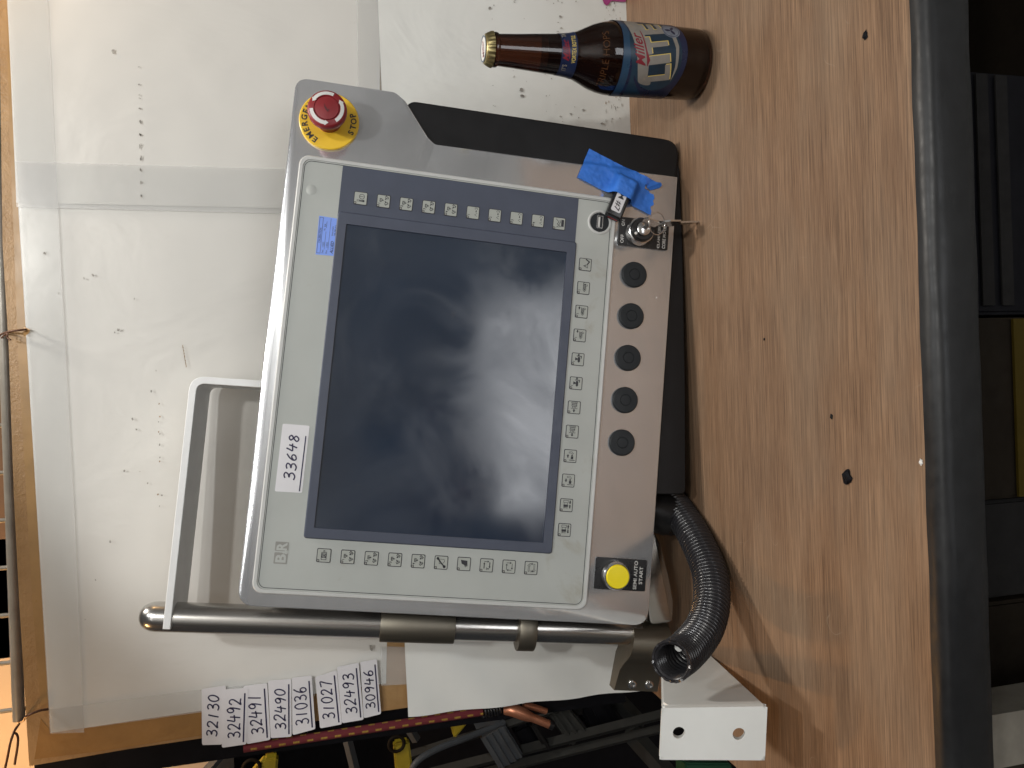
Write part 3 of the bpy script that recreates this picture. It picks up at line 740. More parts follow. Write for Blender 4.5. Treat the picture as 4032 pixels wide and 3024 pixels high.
# hole plugs
for i in range(5):
    x = .1384 - i * .0452; y = -.1918
    bm = bmesh.new(); add_lathe(bm, [(.0140, 0), (.0140, .0012), (.0134, .0023), (.0126, .0027), (.0062, .0028), (.0058, .0023), (.0055, .0023), (.0052, .0029), (.0003, .0030)], 48, x, y)
    bm_obj('hole_plug', bm, 'plug', P, 25)
# start button
np_ = slab('start_nameplate', rounded(mmpts([(-195.2, -173), (-162.6, -173), (-162.6, -228.2), (-195.2, -228.2)]), .0018, 2), 0.00005, .0012, 'black_gloss', P)
bm = bmesh.new(); add_text(bm, 'SEMI AUTO', -.1789, -.2166, .0037, .0292, 0, .0014, .012); bm_obj('lettering', bm, 'whiteprint', np_)
bm = bmesh.new(); add_text(bm, 'START', -.1789, -.2226, .0037, .0180, 0, .0014, .012); bm_obj('lettering', bm, 'whiteprint', np_)
bx, by = -.1800, -.1945
lathe('button_ring', [(.0150, .0012), (.0150, .0050), (.0142, .0090), (.0132, .0112), (.0126, .0112), (.0124, .006)], 'chrome', np_, 48, bx, by)
lathe('button_cap', [(.0123, .005), (.0123, .0112), (.0116, .0122), (.0003, .0124)], 'yellow_btn', np_, 48, bx, by)
# key switch
kp = slab('switch_nameplate', rounded(mmpts([(168.4, -171.3), (199.6, -171.3), (201.2, -227.0), (169.2, -227.0)]), .0018, 2), 0.00005, .0012, 'black_gloss', P)
bm = bmesh.new()
add_text(bm, 'OFF', .1757, -.1752, .0036, .0092, 0, .0014, .012); bm_obj('lettering', bm, 'whiteprint', kp); bm = bmesh.new()
add_text(bm, 'ON', .1935, -.1752, .0036, .0068, 0, .0014, .012)
bm_obj('lettering', bm, 'whiteprint', kp); bm = bmesh.new()
add_text(bm, 'CLAMP EJECT', .1850, -.2165, .0036, .0290, 0, .0014, .012); bm_obj('lettering', bm, 'whiteprint', kp); bm = bmesh.new(); add_text(bm, 'CORE MOTION', .1853, -.2222, .0036, .0290, 0, .0014, .012)
bm_obj('lettering', bm, 'whiteprint', kp)
kx, ky = .1850, -.1935
lathe('switch_ring', [(.0152, .0012), (.0152, .0060), (.0140, .0100), (.0128, .0106), (.0126, .007)], 'chrome', kp, 48, kx, ky)
lathe('switch_collar', [(.0125, .006), (.0125, .0142), (.0116, .0158), (.0080, .0158), (.0078, .010)], 'black_gloss', kp, 48, kx, ky)
lathe('lock_cylinder', [(.0074, .009), (.0074, .0176), (.0066, .0182), (.0003, .0182)], 'chrome', kp, 40, kx, ky)
lathe('pointer_dot', [(.0016, .0158), (.0012, .0168), (.0002, .0170)], 'whiteprint', kp, 16, kx - .0058, ky + .0078)
# USB port on the panel
pr = lathe('usb_port', [(.0131, .0018), (.0131, .0030), (.0124, .0034), (.0112, .0034), (.0106, .0024), (.0003, .0024)], 'rim', P, 48, .1899, -.1487)
lathe('port_floor', [(.0104, .0023), (.0103, .0026), (.0003, .0026)], 'plug', pr, 40, .1899, -.1487)
bm = bmesh.new(); add_ring(bm, rrect(.1899 - .0069, -.1487 - .0034, .1899 + .0069, -.1487 + .0034, .0006, 2), rrect(.1899 - .0061, -.1487 - .0026, .1899 + .0061, -.1487 + .0026, .0004, 2), .0026, .0040)
add_slab(bm, [(.1899 - .0055, -.1487 - .0002), (.1899 + .0055, -.1487 - .0002), (.1899 + .0055, -.1487 + .0018), (.1899 - .0055, -.1487 + .0018)], .0026, .0036, 0, 1)
bm_obj('usb_socket', bm, ['chrome', 'whiteprint'], pr)
for sx in (-1, 1): box('latch_notch', (.1899 + sx * .0092, -.1487, .0028), (.0026, .0022, .0006), 'black', pr)
# emergency stop
def ell_(rx, ry, rot, n=12): return [(rx * math.cos(a) * math.cos(rot) - ry * math.sin(a) * math.sin(rot), rx * math.cos(a) * math.sin(rot) + ry * math.sin(a) * math.cos(rot)) for a in (2 * math.pi * k / n for k in range(n))]
ex, ey = .2568, .1418
es = lathe('emergency_stop', [(.0298, 0.0002), (.0298, .0022), (.0290, .0029), (.0003, .0029)], 'yellow', P, 72, ex, ey)
es['label'] = 'yellow emergency stop disc with a red mushroom button'
bm = bmesh.new()
def arc_text(s, rad, a0, step, h, flip=False):
    for i, ch in enumerate(s):
        a = math.radians(a0 + i * step)
        add_text(bm, ch, ex + rad * math.cos(a), ey + rad * math.sin(a), h, None, a - math.pi / 2 if not flip else a + math.pi / 2, .0032, .03)
arc_text('EMERGENCY', .0245, 151, -15.2, .0060)
bm_obj('lettering', bm, 'ink', es); bm = bmesh.new()
arc_text('STOP', .0245, 248, 14.6, .0060, True)
bm_obj('lettering', bm, 'ink', es)
lathe('button_stem', [(.0125, .0024), (.0125, .020), (.0110, .021)], 'red', es, 40, ex, ey)
lathe('mushroom_head', [(.0125, .0195), (.0172, .0210), (.0190, .0255), (.0192, .0285), (.0184, .0318), (.0170, .0330), (.0124, .0336), (.0120, .0328), (.0117, .0328), (.0114, .0342), (.0060, .0350), (.0003, .0352)], 'red', es, 56, ex, ey)
for k in range(3):
    bm = bmesh.new(); a0 = 100 + k * 120; n = 12; pts_o, pts_i = [], []
    for j in range(n + 1):
        a = math.radians(a0 + 78 * j / n)
        ro, ri = (.0166, .0132)
        pts_o.append((ex + ro * math.cos(a), ey + ro * math.sin(a))); pts_i.append((ex + ri * math.cos(a), ey + ri * math.sin(a)))
    at = math.radians(a0 + 92); tip = (ex + .0148 * math.cos(at), ey + .0148 * math.sin(at))
    lo = [bm.verts.new((x, y, .0336)) for x, y in pts_o]; li = [bm.verts.new((x, y, .0342)) for x, y in pts_i]
    for j in range(n): bm.faces.new((lo[j], lo[j + 1], li[j + 1], li[j]))
    e = math.radians(a0 + 78)
    t1 = bm.verts.new((ex + .0176 * math.cos(e), ey + .0176 * math.sin(e), .0334)); t2 = bm.verts.new((ex + .0124 * math.cos(e), ey + .0124 * math.sin(e), .0343)); t3 = bm.verts.new((*tip, .0340))
    bm.faces.new((t1, t3, t2)); bm_obj('arrow_mark', bm, 'whiteprint', es)
bm = bmesh.new()
for q, (sx, sy, rx_, ry_) in enumerate(((-.0030, -.0010, .0016, .0009), (-.0012, .0006, .0018, .0011), (.0004, .0018, .0013, .0008), (-.0022, -.0022, .0008, .0006), (.0024, .0024, .0007, .0005))):
    flat(bm, [(ex + sx + x * random.uniform(.7, 1.2), ey + sy + y * random.uniform(.7, 1.2)) for x, y in ell_(rx_, ry_, .5)], .0355 + q * .00002)
M['grease'] = mat('grease', (0.09, 0.016, 0.018), 0.5, var=0.5, scale=700)
bm_obj('grease_smear', bm, 'grease', es)
# shaft, sleeve, collar, clamp, strap: the arm bolted behind the panel's left side
def axis_frame(y0, N0=-.055):                                  # lathe axis along panel Y
    return Matrix(((1, 0, 0, -.2553), (0, 0, 1, y0), (0, -1, 0, N0), (0, 0, 0, 1))) @ Matrix.Identity(4)
SH = Matrix.Rotation(math.radians(-0.9), 4, 'Z')
def shaft_part(name, prof, mats):
    return lathe(name, prof, mats, P, 48, mtx=Matrix.Translation((-.2536, .04, -.055)) @ Matrix.Rotation(math.radians(0.95), 4, 'Z') @ Matrix(((1, 0, 0, 0), (0, 0, 1, 0), (0, -1, 0, 0), (0, 0, 0, 1))))
tag(shaft_part('support_shaft', [(.0149, -.285), (.0149, .2080), (.0149, .2230), (.0143, .2280), (.0128, .2325), (.0100, .2365), (.0062, .2390), (.0004, .2398)], 'steel'), 'polished steel shaft with a domed end')
shaft_part('sleeve', [(.0152, -.0780), (.0184, -.0778), (.0188, -.0770), (.0188, -.0010), (.0184, .0000), (.0152, .0002)], 'steel_dark')
shaft_part('collar', [(.0152, -.1650), (.0236, -.1648), (.0242, -.1640), (.0242, -.1470), (.0236, -.1462), (.0152, -.1460)], 'steel_dark')
# clamp block at the lower end
cxs = -.2595; cn = -.055
sec = [(cxs + .0215 * math.cos(math.radians(a)), cn + .0215 * math.sin(math.radians(a))) for a in range(-100, 141, 12)]
sec += [(cxs - .024, cn + .004), (cxs - .034, cn - .006), (cxs - .058, cn - .012), (cxs - .058, cn - .030), (cxs - .020, cn - .030)]
bm = bmesh.new()
bmesh_pts = [(x, n) for x, n in sec]
y_top, y_bot = -.232, -.276
vt = [bm.verts.new((x, y_top + (cxs - x) * .12, n)) for x, n in bmesh_pts]; vb = [bm.verts.new((x, y_bot, n)) for x, n in bmesh_pts]
bm.faces.new(vt); bm.faces.new(list(reversed(vb)))
for i in range(len(vt)):
    j = (i + 1) % len(vt); bm.faces.new((vt[i], vb[i], vb[j], vt[j]))
cl = bm_obj('clamp_block', bm, 'steel_dark', P, 35)
for yy in (-.2450, -.2650):
    lathe('screw', [(.0050, .0), (.0050, .0014), (.0040, .0022), (.0028, .0022), (.0026, .0008), (.0003, .0006)], 'chrome', cl, 24, 0, 0, mtx=Matrix.Translation((cxs - .050, yy, cn - .0104)) @ Matrix.Rotation(math.radians(-14), 4, 'Y'))
# strap bracket: a bent flat bar, its front edge bright
s_tl = Vector(pan(642, 2476, -.040)); s_tr = Vector(pan(751, 1480, -.040)); s_rb = s_tr + (Vector(pan(1042, 1500, -.040)) - s_tr) * 1.6
d1 = (s_tr - s_tl).normalized(); n1 = Vector((d1.y, -d1.x)); t_ = .0072
d2 = (s_rb - s_tr).normalized(); n2 = Vector((d2.y, -d2.x))
out_pts = rounded([tuple(s_tl), tuple(s_tr), tuple(s_rb)], [0, .016, 0], 8)
# inner line
itl = s_tl + n1 * t_; irb = s_rb + n2 * t_
import mathutils
den = d1.x * (-d2.y) - d1.y * (-d2.x); rhs = (irb - itl)
lam = (rhs.x * (-d2.y) - rhs.y * (-d2.x)) / den
itr = itl + d1 * lam
in_pts = rounded([tuple(itl), tuple(itr), tuple(irb)], [0, .009, 0], 8)
slab('strap_bracket', out_pts + list(reversed(in_pts)), -.100, -.038, 'offwhite', P, 0.0006)['label'] = 'bent off-white strap bracket at the shaft top'
# dark steel swing plate under the left corner
slab('swing_plate', rounded([pan(*p, -.045) for p in [(2575, 2090), (2600, 2140), (2634, 2270), (2652, 2370), (2650, 2450), (2560, 2462), (2540, 2300)]], .006, 3), -.062, -.045, 'steel', P, 0.002, 30)
# gland where the hose leaves the panel
gx, gy = pan(2602, 2020, -.030)
GM = Matrix.Translation((gx, gy, -.036)) @ Matrix(((1, 0, 0, 0), (0, 0, -1, 0), (0, 1, 0, 0), (0, 0, 0, 1))) @ Matrix.Rotation(math.radians(-12), 4, 'Y')
lathe('cable_gland', [(.017, -.03), (.021, -.012), (.0225, .002), (.0225, .012), (.0205, .014), (.0205, .021), (.018, .023)], 'black', P, 24, mtx=GM, rfun=lambda t, z: 1 + .02 * math.cos(12 * t))

# ================================================================== things stuck on or hanging from the panel
def on_panel(name, label, cat, group=None):
    o = empty(name, PM.copy()); tag(o, label, cat, group); return o
cs = on_panel('calibration_sticker', 'blue calibration sticker on the grey panel face above the screen', 'sticker')
slab('label_sheet', mmpts([(118.2, 140.9), (118.9, 123.2), (157.4, 123.9), (157.9, 141.4)]), .00225, .00245, 'calblue', cs)
bm = bmesh.new(); z = .00258
poly_ribbon(bm, [(.1200, .1400), (.1565, .1404), (.1565, .1371), (.1200, .1367)], .00035, z, closed=True)
add_text(bm, 'CALIBRATION', .1382, .1386, .0021, .0150, 0, z, .01)
for t, x, y, h, w in (('Date', .1220, .1345, .0017, .0035), ('1/2025', .1292, .1345, .0018, .0052), ('By', .1448, .1345, .0017, .0022), ('RA', .1490, .1345, .0018, .0030), ('Due', .1220, .1308, .0017, .0032), ('1/2026', .1292, .1308, .0018, .0052), ('Instrument', .1440, .1268, .0017, .0096), ('708-788-1912', .1450, .1243, .0014, .0112)):
    add_text(bm, t, x, y, h, w, 0, z, .0)
add_text(bm, 'ALLIED', .1272, .1258, .0030, .0128, 0, z, .02, .25)
for x0, x1, y in ((.1245, .1425, .1331), (.1466, .1530, .1331), (.1245, .1565, .1294)): poly_ribbon(bm, [(x0, y), (x1, y)], .00028, z)
bm_obj('lettering', bm, 'ink', cs)
ns = on_panel('number_sticker', 'white sticker handwritten 33648 on the panel above the screen', 'sticker')
slab('label_sheet', rounded(mmpts([(-119.4, 155.0), (-119.0, 129.2), (-53.0, 128.7), (-53.2, 154.6)]), .0015, 3), .00225, .0025, 'sticker', ns)
bm = bmesh.new(); add_hand(bm, '33648', -.1078, .1375, -.0615, .1382, .0014, .0027, (.0015, .0098)); poly_ribbon(bm, [(-.1170, .1318), (-.0640, .1313)], .0012, .0027)
bm_obj('handwriting', bm, 'pen', ns)
# USB stick, taped down
st = on_panel('usb_stick', 'black memory stick with a white label held under blue tape', 'memory stick')
a_ = Vector(pan(2100 + 868 / 2.765, 500 + 985 / 2.765, .010)); b_ = Vector(pan(2100 + 1010 / 2.765, 500 + 640 / 2.765, .010))
dv = (b_ - a_).normalized(); qv = Vector((-dv.y, dv.x)); ln = (b_ - a_).length + .006
SM = Matrix(((dv.x, qv.x, 0, a_.x), (dv.y, qv.y, 0, a_.y), (0, 0, 1, .0035), (0, 0, 0, 1)))
bm = bmesh.new(); add_slab(bm, rrect(.001, -.0088, ln, .0088, .0022, 4), 0, .0090, .0016); bm.transform(SM); bm_obj('stick_body', bm, 'black_gloss', st, 30)
bm = bmesh.new(); add_slab(bm, rrect(-.0008, -.0070, .0012, .0070, .0008, 3), .0012, .0066); bm.transform(SM); bm_obj('end_cap', bm, 'plug', st)
bm = bmesh.new(); add_box(bm, (-.0010, .0, .0052), (.0006, .0110, .0010)); bm.transform(SM); bm_obj('red_strip', bm, 'red', st)
bm = bmesh.new(); add_slab(bm, rrect(.0060, -.0048, .0350, .0062, .0018, 3), .0090, .0093); bm.transform(SM); lb = bm_obj('paper_label', bm, 'sticker', st)
bm = bmesh.new(); add_text(bm, 'IMM #7', .0225, .0008, .0068, .0300, math.pi, .0094, .012); bm.transform(SM); bm_obj('lettering', bm, 'ink', lb)
# blue tape
tp = empty('masking_tape', PM.copy()); tag(tp, 'torn strip of blue masking tape over the memory stick', 'tape')
qa = [Vector(pan(*p, .002)) for p in [(2324, 579), (2274, 697), (2563, 847), (2585, 715)]]
bm = bmesh.new(); nx, ny = 64, 28; g = []
def stick_h(p):
    l = (p - a_).dot(dv); w = (p - a_).dot(qv)
    fx = 1 / (1 + math.exp(-(l - .001) / .0012)) / (1 + math.exp((l - ln - .0045) / .0014)); fy = 1 / (1 + math.exp((abs(w) - .0125) / .0012))
    return fx * fy
for i in range(nx + 1):
    row = []
    for j in range(ny + 1):
        s, t = i / nx, j / ny
        tt = t
        p = qa[0] * (1 - s) * (1 - tt) + qa[3] * s * (1 - tt) + qa[2] * s * tt + qa[1] * (1 - s) * tt
        if s > .9: p += (qa[3] - qa[0]).normalized() * (.0035 * noise.noise(Vector((t * 7, 3, 0))) * (s - .9) * 10)
        hh = .0012 + .0134 * stick_h(p) + .0009 * noise.noise(Vector((p.x * 160, p.y * 160, 1))) + .0005 * noise.noise(Vector((p.x * 420, p.y * 420, 7)))
        if p.x > .252: hh -= .0035 * min(1, (p.x - .252) / .004)
        row.append(bm.verts.new((p.x, p.y, max(hh, .0004) if p.x < .252 else hh)))
    g.append(row)
for i in range(nx):
    for j in range(ny):
        s, t = (i + .5) / nx, (j + .5) / ny
        if s > .86 and .22 < t < .40 - (1 - s) * .4: continue            # the tear
        bm.faces.new((g[i][j], g[i + 1][j], g[i + 1][j + 1], g[i][j + 1]))
bm_obj('tape_strip', bm, 'bluetape', tp, True)
bm = bmesh.new(); fl = [Vector(pan(*p, .004)) for p in [(2545, 690), (2560, 716), (2600, 722), (2606, 730), (2600, 738), (2565, 745), (2548, 738)]]
f = bm.faces.new([bm.verts.new((p.x, p.y, .0035 + .003 * math.sin(k))) for k, p in enumerate(fl)])
bmesh.ops.solidify(bm, geom=bm.faces[:], thickness=.0004)
bm_obj('folded_flap', bm, 'bluetape', tp)
# keys on a ring
kr = empty('key_ring', PM.copy()); tag(kr, 'two small steel keys on a split ring hanging from the switch lock', 'keys')
kb0 = Vector((kx, ky, .0178)); kb1 = Vector((*pan(2574, 866, .040), .040))
ax = (kb1 - kb0).normalized(); side = ax.cross(PN * 0 + Vector((0.2, 1, 0))).normalized(); up2 = ax.cross(side)
KM = Matrix((ax, up2, side)).transposed().to_4x4(); KM.translation = kb0
L1 = (kb1 - kb0).length
bm = bmesh.new(); add_slab(bm, [(-.004, -.0028), (L1 * .45, -.0028), (L1 * .5, -.0075), (L1 - .003, -.0085), (L1, -.006), (L1, .006), (L1 - .003, .0085), (L1 * .5, .0075), (L1 * .45, .0028), (-.004, .0028)], -.0008, .0008, .0002); bm.transform(KM)
bm_obj('key_in_lock', bm, 'chrome', kr)
rc = Vector((*pan(2587, 880, .034), .034)); ra = Vector((*pan(2556, 870, .036), .036)); rb = Vector((*pan(2619, 868, .030), .030))
e1 = (rb - ra).normalized(); e2 = Vector((*pan(2587, 844, .036), .036)) - rc; e2 = (e2 - e1 * e2.dot(e1)); r2 = e2.length; e2.normalize()
rr1 = (rb - ra).length / 2
tube('split_ring', [rc + e1 * (rr1 * math.cos(2 * math.pi * k / 40)) + e2 * (rr1 * 1.1 * math.sin(2 * math.pi * k / 40)) for k in range(40)], .00055, 'chrome', kr, 8, True)
h0 = Vector((*pan(2604, 880, .030), .030)); h1 = Vector((*pan(2756, 876, .022), .022))
ax = (h1 - h0).normalized(); side = ax.cross(PN * 0 + Vector((0, 0.12, 1))).normalized(); up2 = side.cross(ax)
HM = Matrix((ax, up2, side)).transposed().to_4x4(); HM.translation = h0; L2 = (h1 - h0).length
bm = bmesh.new(); add_slab(bm, [(0, -.007), (L2 * .12, -.0095), (L2 * .4, -.0085), (L2 * .45, -.0034), (L2 * .62, -.0034), (L2 * .68, -.0020), (L2 * .74, -.0034), (L2 * .82, -.0016), (L2 * .9, -.0032), (L2, -.001), (L2, .0034), (L2 * .45, .0034), (L2 * .4, .0085), (L2 * .12, .0095), (0, .007)], -.0009, .0009, .0002); bm.transform(HM)
bm_obj('hanging_key', bm, 'chrome', kr)

# ================================================================== ribbed hose
hs = empty('corrugated_hose'); tag(hs, 'black ribbed conduit hose curling from the panel underside to a cut open end', 'hose')
hp = [at_depth(2612, 1930, .81), at_depth(2645, 1975, .79), at_depth(2673, 2012, .773), at_depth(2733, 2108, .736), at_depth(2788, 2234, .698), at_depth(2803, 2340, .672), at_depth(2790, 2430, .652), at_depth(2757, 2500, .636), at_depth(2700, 2565, .618), at_depth(2644, 2604, .598)]
path = spline(hp, 60); 
seglen = [0]
for a, b in zip(path, path[1:]): seglen.append(seglen[-1] + (b - a).length)
total = seglen[-1]; pitch = .0044; per = 8; n_s = int(total / pitch * per)
res = []; j = 0
for k in range(n_s + 1):
    d = total * k / n_s
    while j < len(seglen) - 2 and seglen[j + 1] < d: j += 1
    t = (d - seglen[j]) / max(1e-9, seglen[j + 1] - seglen[j]); res.append(path[j].lerp(path[j + 1], min(1, max(0, t))))
R0 = .0178
def rib(i, k):
    ph = (i % per) / per
    return 1.0 - .14 * (0.5 - 0.5 * math.cos(2 * math.pi * ph)) ** 1.3 + (.02 * noise.noise(Vector((k * .9, 0, 2))) if i > n_s - 5 else 0)
bm = bmesh.new(); add_tube(bm, res, R0, 36, cap=False, tw=rib); o_ = bm_obj('ribbed_tube', bm, 'hose', hs, True)
bm = bmesh.new(); add_tube(bm, res[-per * 14:], R0 * .90, 36, cap=False, tw=lambda i, k: rib(i, k) - .01); o_ = bm_obj('inner_wall', bm, 'hose', hs, True)
me = o_.data
bm = bmesh.new()                                              # ragged cut rim
dT = (res[-1] - res[-3]).normalized(); nn = dT.orthogonal().normalized(); bb = dT.cross(nn); rr = []
for k in range(48):
    a = 2 * math.pi * k / 48; q = .0022 * random.random() ** 2
    rr.append([bm.verts.new(res[-1] + (nn * math.cos(a) + bb * math.sin(a)) * r + dT * d) for r, d in ((R0 * .98, -.0012), (R0 * 1.0, q), (R0 * .90, q * .8), (R0 * .86, -.0012))])
for k in range(48):
    for i in range(3): bm.faces.new((rr[k][i], rr[(k + 1) % 48][i], rr[(k + 1) % 48][i + 1], rr[k][i + 1]))
bm_obj('cut_rim', bm, 'hose', hs)
cpts = [p + nn * .005 + bb * -.006 for p in res[-90:-24:6]]
tube('cable_end', cpts, .0035, 'whiteprint', hs, 14)

# ================================================================== white bracket with two holes
wb = empty('steel_bracket'); tag(wb, 'white painted steel bracket with two bolt holes at the bench corner', 'bracket')
A = at_depth(3012, 2994, .560); B = at_depth(3022, 2781, .560); Cb = on_table(2802, 2577)
TL_ = at_depth(2596, 2992, .592); TR_ = at_depth(2606, 2788, .592); TB_ = at_depth(2600, 2540, Cb.y + .085)
dirp = (B - A); wid = dirp.length; dirp.normalize()
upl = (TL_ - A); zt = upl.length; upn = upl / zt; upr = (TR_ - B)
nf = dirp.cross(upn).normalized()
if nf.y > 0: nf = -nf                                          # faces the viewer
def pl(u, z, d=0):
    w_ = upl * (1 - u / wid) + upr * (u / wid)
    return A + dirp * u + nf * d + w_ * (z / zt)
bm = bmesh.new()
# front plate with two round holes, built from rings of faces
def plate_cell(u0, u1, z0, z1, hole):
    n = 32; (hu, hz, hr) = hole; sq = []
    for k in range(n):
        a = 2 * math.pi * k / n; c, s = math.cos(a), math.sin(a)
        t = min((u1 - hu) / c if c > 1e-6 else 9, (u0 - hu) / c if c < -1e-6 else 9, (z1 - hz) / s if s > 1e-6 else 9, (z0 - hz) / s if s < -1e-6 else 9)
        sq.append((hu + c * t, hz + s * t))
    hc = [(hu + hr * math.cos(2 * math.pi * k / n), hz + hr * math.sin(2 * math.pi * k / n)) for k in range(n)]
    return sq, hc
cells = [((0, wid, zt * .5, zt), (wid * .52, zt * .825, .0050)), ((0, wid, 0, zt * .5), (wid * .49, zt * .255, .0050))]
T = .006
for (u0, u1, z0, z1), hole in cells:
    # corners added so the square stays square
    sq, hc = plate_cell(u0, u1, z0, z1, hole); n = len(sq)
    cor = [(u1, z1), (u0, z1), (u0, z0), (u1, z0)]
    for d in (0, -T):
        so_ = [bm.verts.new(pl(u, z, d)) for u, z in sq]; ho_ = [bm.verts.new(pl(u, z, d)) for u, z in hc]
        for k in range(n):
            bm.faces.new((so_[k], so_[(k + 1) % n], ho_[(k + 1) % n], ho_[k]))
            a, b = sq[k], sq[(k + 1) % n]
            for c in cor:
                if abs(a[0] - b[0]) > 1e-6 and abs(a[1] - b[1]) > 1e-6 and ((abs(a[0] - c[0]) < 1e-6 and abs(b[1] - c[1]) < 1e-6) or (abs(b[0] - c[0]) < 1e-6 and abs(a[1] - c[1]) < 1e-6)):
                    bm.faces.new((so_[k], bm.verts.new(pl(*c, d)), so_[(k + 1) % n]))
    h1_ = [bm.verts.new(pl(u, z, 0)) for u, z in hc]; h2_ = [bm.verts.new(pl(u, z, -T)) for u, z in hc]
    for k in range(n): bm.faces.new((h1_[k], h1_[(k + 1) % n], h2_[(k + 1) % n], h2_[k]))
for (a, b) in (((0, 0), (0, zt)), ((0, zt), (wid, zt)), ((wid, zt), (wid, 0)), ((wid, 0), (0, 0))):
    bm.faces.new([bm.verts.new(pl(*a, 0)), bm.verts.new(pl(*b, 0)), bm.verts.new(pl(*b, -T)), bm.verts.new(pl(*a, -T))])
bmesh.ops.remove_doubles(bm, verts=bm.verts[:], dist=1e-5)
bmesh.ops.recalc_face_normals(bm, faces=bm.faces[:])
edges = [e for e in bm.edges if len(e.link_faces) == 2 and e.calc_face_angle(0) > 1.2 and max((v.co - pl(wid / 2, zt / 2)).length for v in e.verts) > .02 and e.calc_length() > .004]
bmesh.ops.bevel(bm, geom=edges, offset=.0026, segments=3, affect='EDGES')
bm_obj('front_plate', bm, 'white', wb)
# side web running back to the clamp
o0, o1, o2, o3 = B - nf * .0006, TR_ - nf * .006, TB_, Cb + Vector((0, 0, .0005))
wn = (o1 - o0).cross(o3 - o0).normalized()
if wn.x < 0: wn = -wn
o1b = o1 + (o0 - o1) * .05; o1c = o1 + (o2 - o1) * .04
pts3 = [o0, o1b, o1c, o2 + (o2 - o1) * .04, o3]
bm = bmesh.new(); vt = [bm.verts.new(p) for p in pts3]; vb = [bm.verts.new(p - wn * .006) for p in pts3]
bm.faces.new(vt); bm.faces.new(list(reversed(vb)))
for i in range(len(vt)):
    j = (i + 1) % len(vt); bm.faces.new((vt[i], vb[i], vb[j], vt[j]))
bmesh.ops.bevel(bm, geom=bm.edges[:], offset=.0018, segments=3, affect='EDGES')
bm_obj('side_web', bm, 'white', wb)

# ================================================================== beer bottle
bt = empty('beer_bottle'); bt.location = on_table(2748, 258)
tag(bt, 'brown glass beer bottle with blue label standing right of the panel', 'bottle')
body_prof = [(.0240, .0012), (.0300, .0), (.0328, .0018), (.0345, .0065), (.0349, .012), (.0352, .060), (.0353, .095), (.0348, .103), (.0330, .112), (.0298, .1215), (.0258, .1300), (.0226, .1370), (.0206, .1440), (.0198, .1500), (.0190, .1580), (.0182, .1690)]
neck_prof = [(.0182, .1690), (.0170, .184), (.0157, .200), (.0148, .2140), (.0147, .2165)]
lip_prof = [(.0147, .2165), (.0158, .2172), (.0163, .2190), (.0160, .2208), (.0150, .2216), (.0140, .2222), (.0138, .2290)]
lathe('bottle_glass', body_prof + neck_prof[1:] + lip_prof[1:], 'glass', bt, 64)
M['beer'] = mat('dark_beer', (0.020, 0.007, 0.004), 0.35, var=0.2)
lathe('beer', [(.0003, .006), (.0310, .0062), (.0338, .012), (.0346, .06), (.0346, .096), (.0324, .112), (.0292, .1215), (.0252, .1300), (.0220, .1370), (.0200, .1440), (.0192, .1500), (.0183, .1600), (.0175, .1690), (.0003, .1692)], 'beer', bt, 48)
# labels wrapped round the glass
def wrap(bm, r, z0=0.0, ang0=0.0, rfun=None):
    xs = [v.co.x for v in bm.verts]; x = math.floor(min(xs) / .0025) * .0025
    while x < max(xs):
        bmesh.ops.bisect_plane(bm, geom=bm.verts[:] + bm.edges[:] + bm.faces[:], plane_co=(x, 0, 0), plane_no=(1, 0, 0)); x += .0025
    if rfun:
        ys = [v.co.y for v in bm.verts]; y = math.floor(min(ys) / .0025) * .0025
        while y < max(ys):
            bmesh.ops.bisect_plane(bm, geom=bm.verts[:] + bm.edges[:] + bm.faces[:], plane_co=(0, y, 0), plane_no=(0, 1, 0)); y += .0025
    for v in bm.verts:
        zz = v.co.y + z0; rr = (rfun(zz) if rfun else r) + v.co.z; a = ang0 + v.co.x / r
        v.co = Vector((rr * math.sin(a), -rr * math.cos(a), zz))
    for f in bm.faces: f.normal_update()
def prof_r(z, P_=body_prof):
    for (r0, z0), (r1, z1) in zip(P_[1:], P_[2:]):
        if z0 <= z <= z1: return r0 + (r1 - r0) * (z - z0) / max(1e-9, z1 - z0)
    return P_[-1][0]
VA = math.atan2(-bt.location.x, bt.location.y)                 # the side that faces the camera
LA = VA + math.radians(20)                                     # the label is turned to the right
RB = .0353
def lab(name, fn, mats, dz, parent, z0=0.0, ang=LA, rfun=None, r=RB):
    bm = bmesh.new(); fn(bm)
    for v in bm.verts: v.co.z = dz
    wrap(bm, r, z0, ang, rfun)
    me = bpy.data.meshes.new(name); bm.to_mesh(me); bm.free()
    return link(name, me, mats, parent, True)
def ell(cx, cy, rx, ry, rot=0, n=48):
    c, s = math.cos(rot), math.sin(rot)
    return [(cx + x * c - y * s, cy + x * s + y * c) for x, y in circ(0, 0, rx, n, ry)]
# body label: x along the girth, y height
lb = lab('body_label', lambda bm: flat(bm, [(-.062, .040), (-.044, .0385)] + [(-.040 + .0100 * k, .0385 - .0085 * math.sin(math.pi * k / 8)) for k in range(9)] + [(.046, .0385), (.062, .040), (.062, .1030), (.040, .1008), (.02, .0985), (-.062, .0985)]), 'navy', .0003, bt)
lab('label_band', lambda bm: flat(bm, [(-.062, .0982), (.02, .0982), (.038, .1004), (.062, .1026), (.062, .0985), (.036, .0950), (.014, .0912), (-.062, .0895)]), 'skyl', .00042, lb)
lab('label_sweep', lambda bm: flat(bm, [(-.062, .0860), (-.01, .0885), (.02, .0910), (.062, .0960), (.062, .0930), (.03, .0890), (-.03, .0830), (-.062, .060)]), 'teal', .00042, lb)
lab('label_oval', lambda bm: (flat(bm, ell(0, .0640, .0420, .0275, .16))), 'teal', .00046, lb)
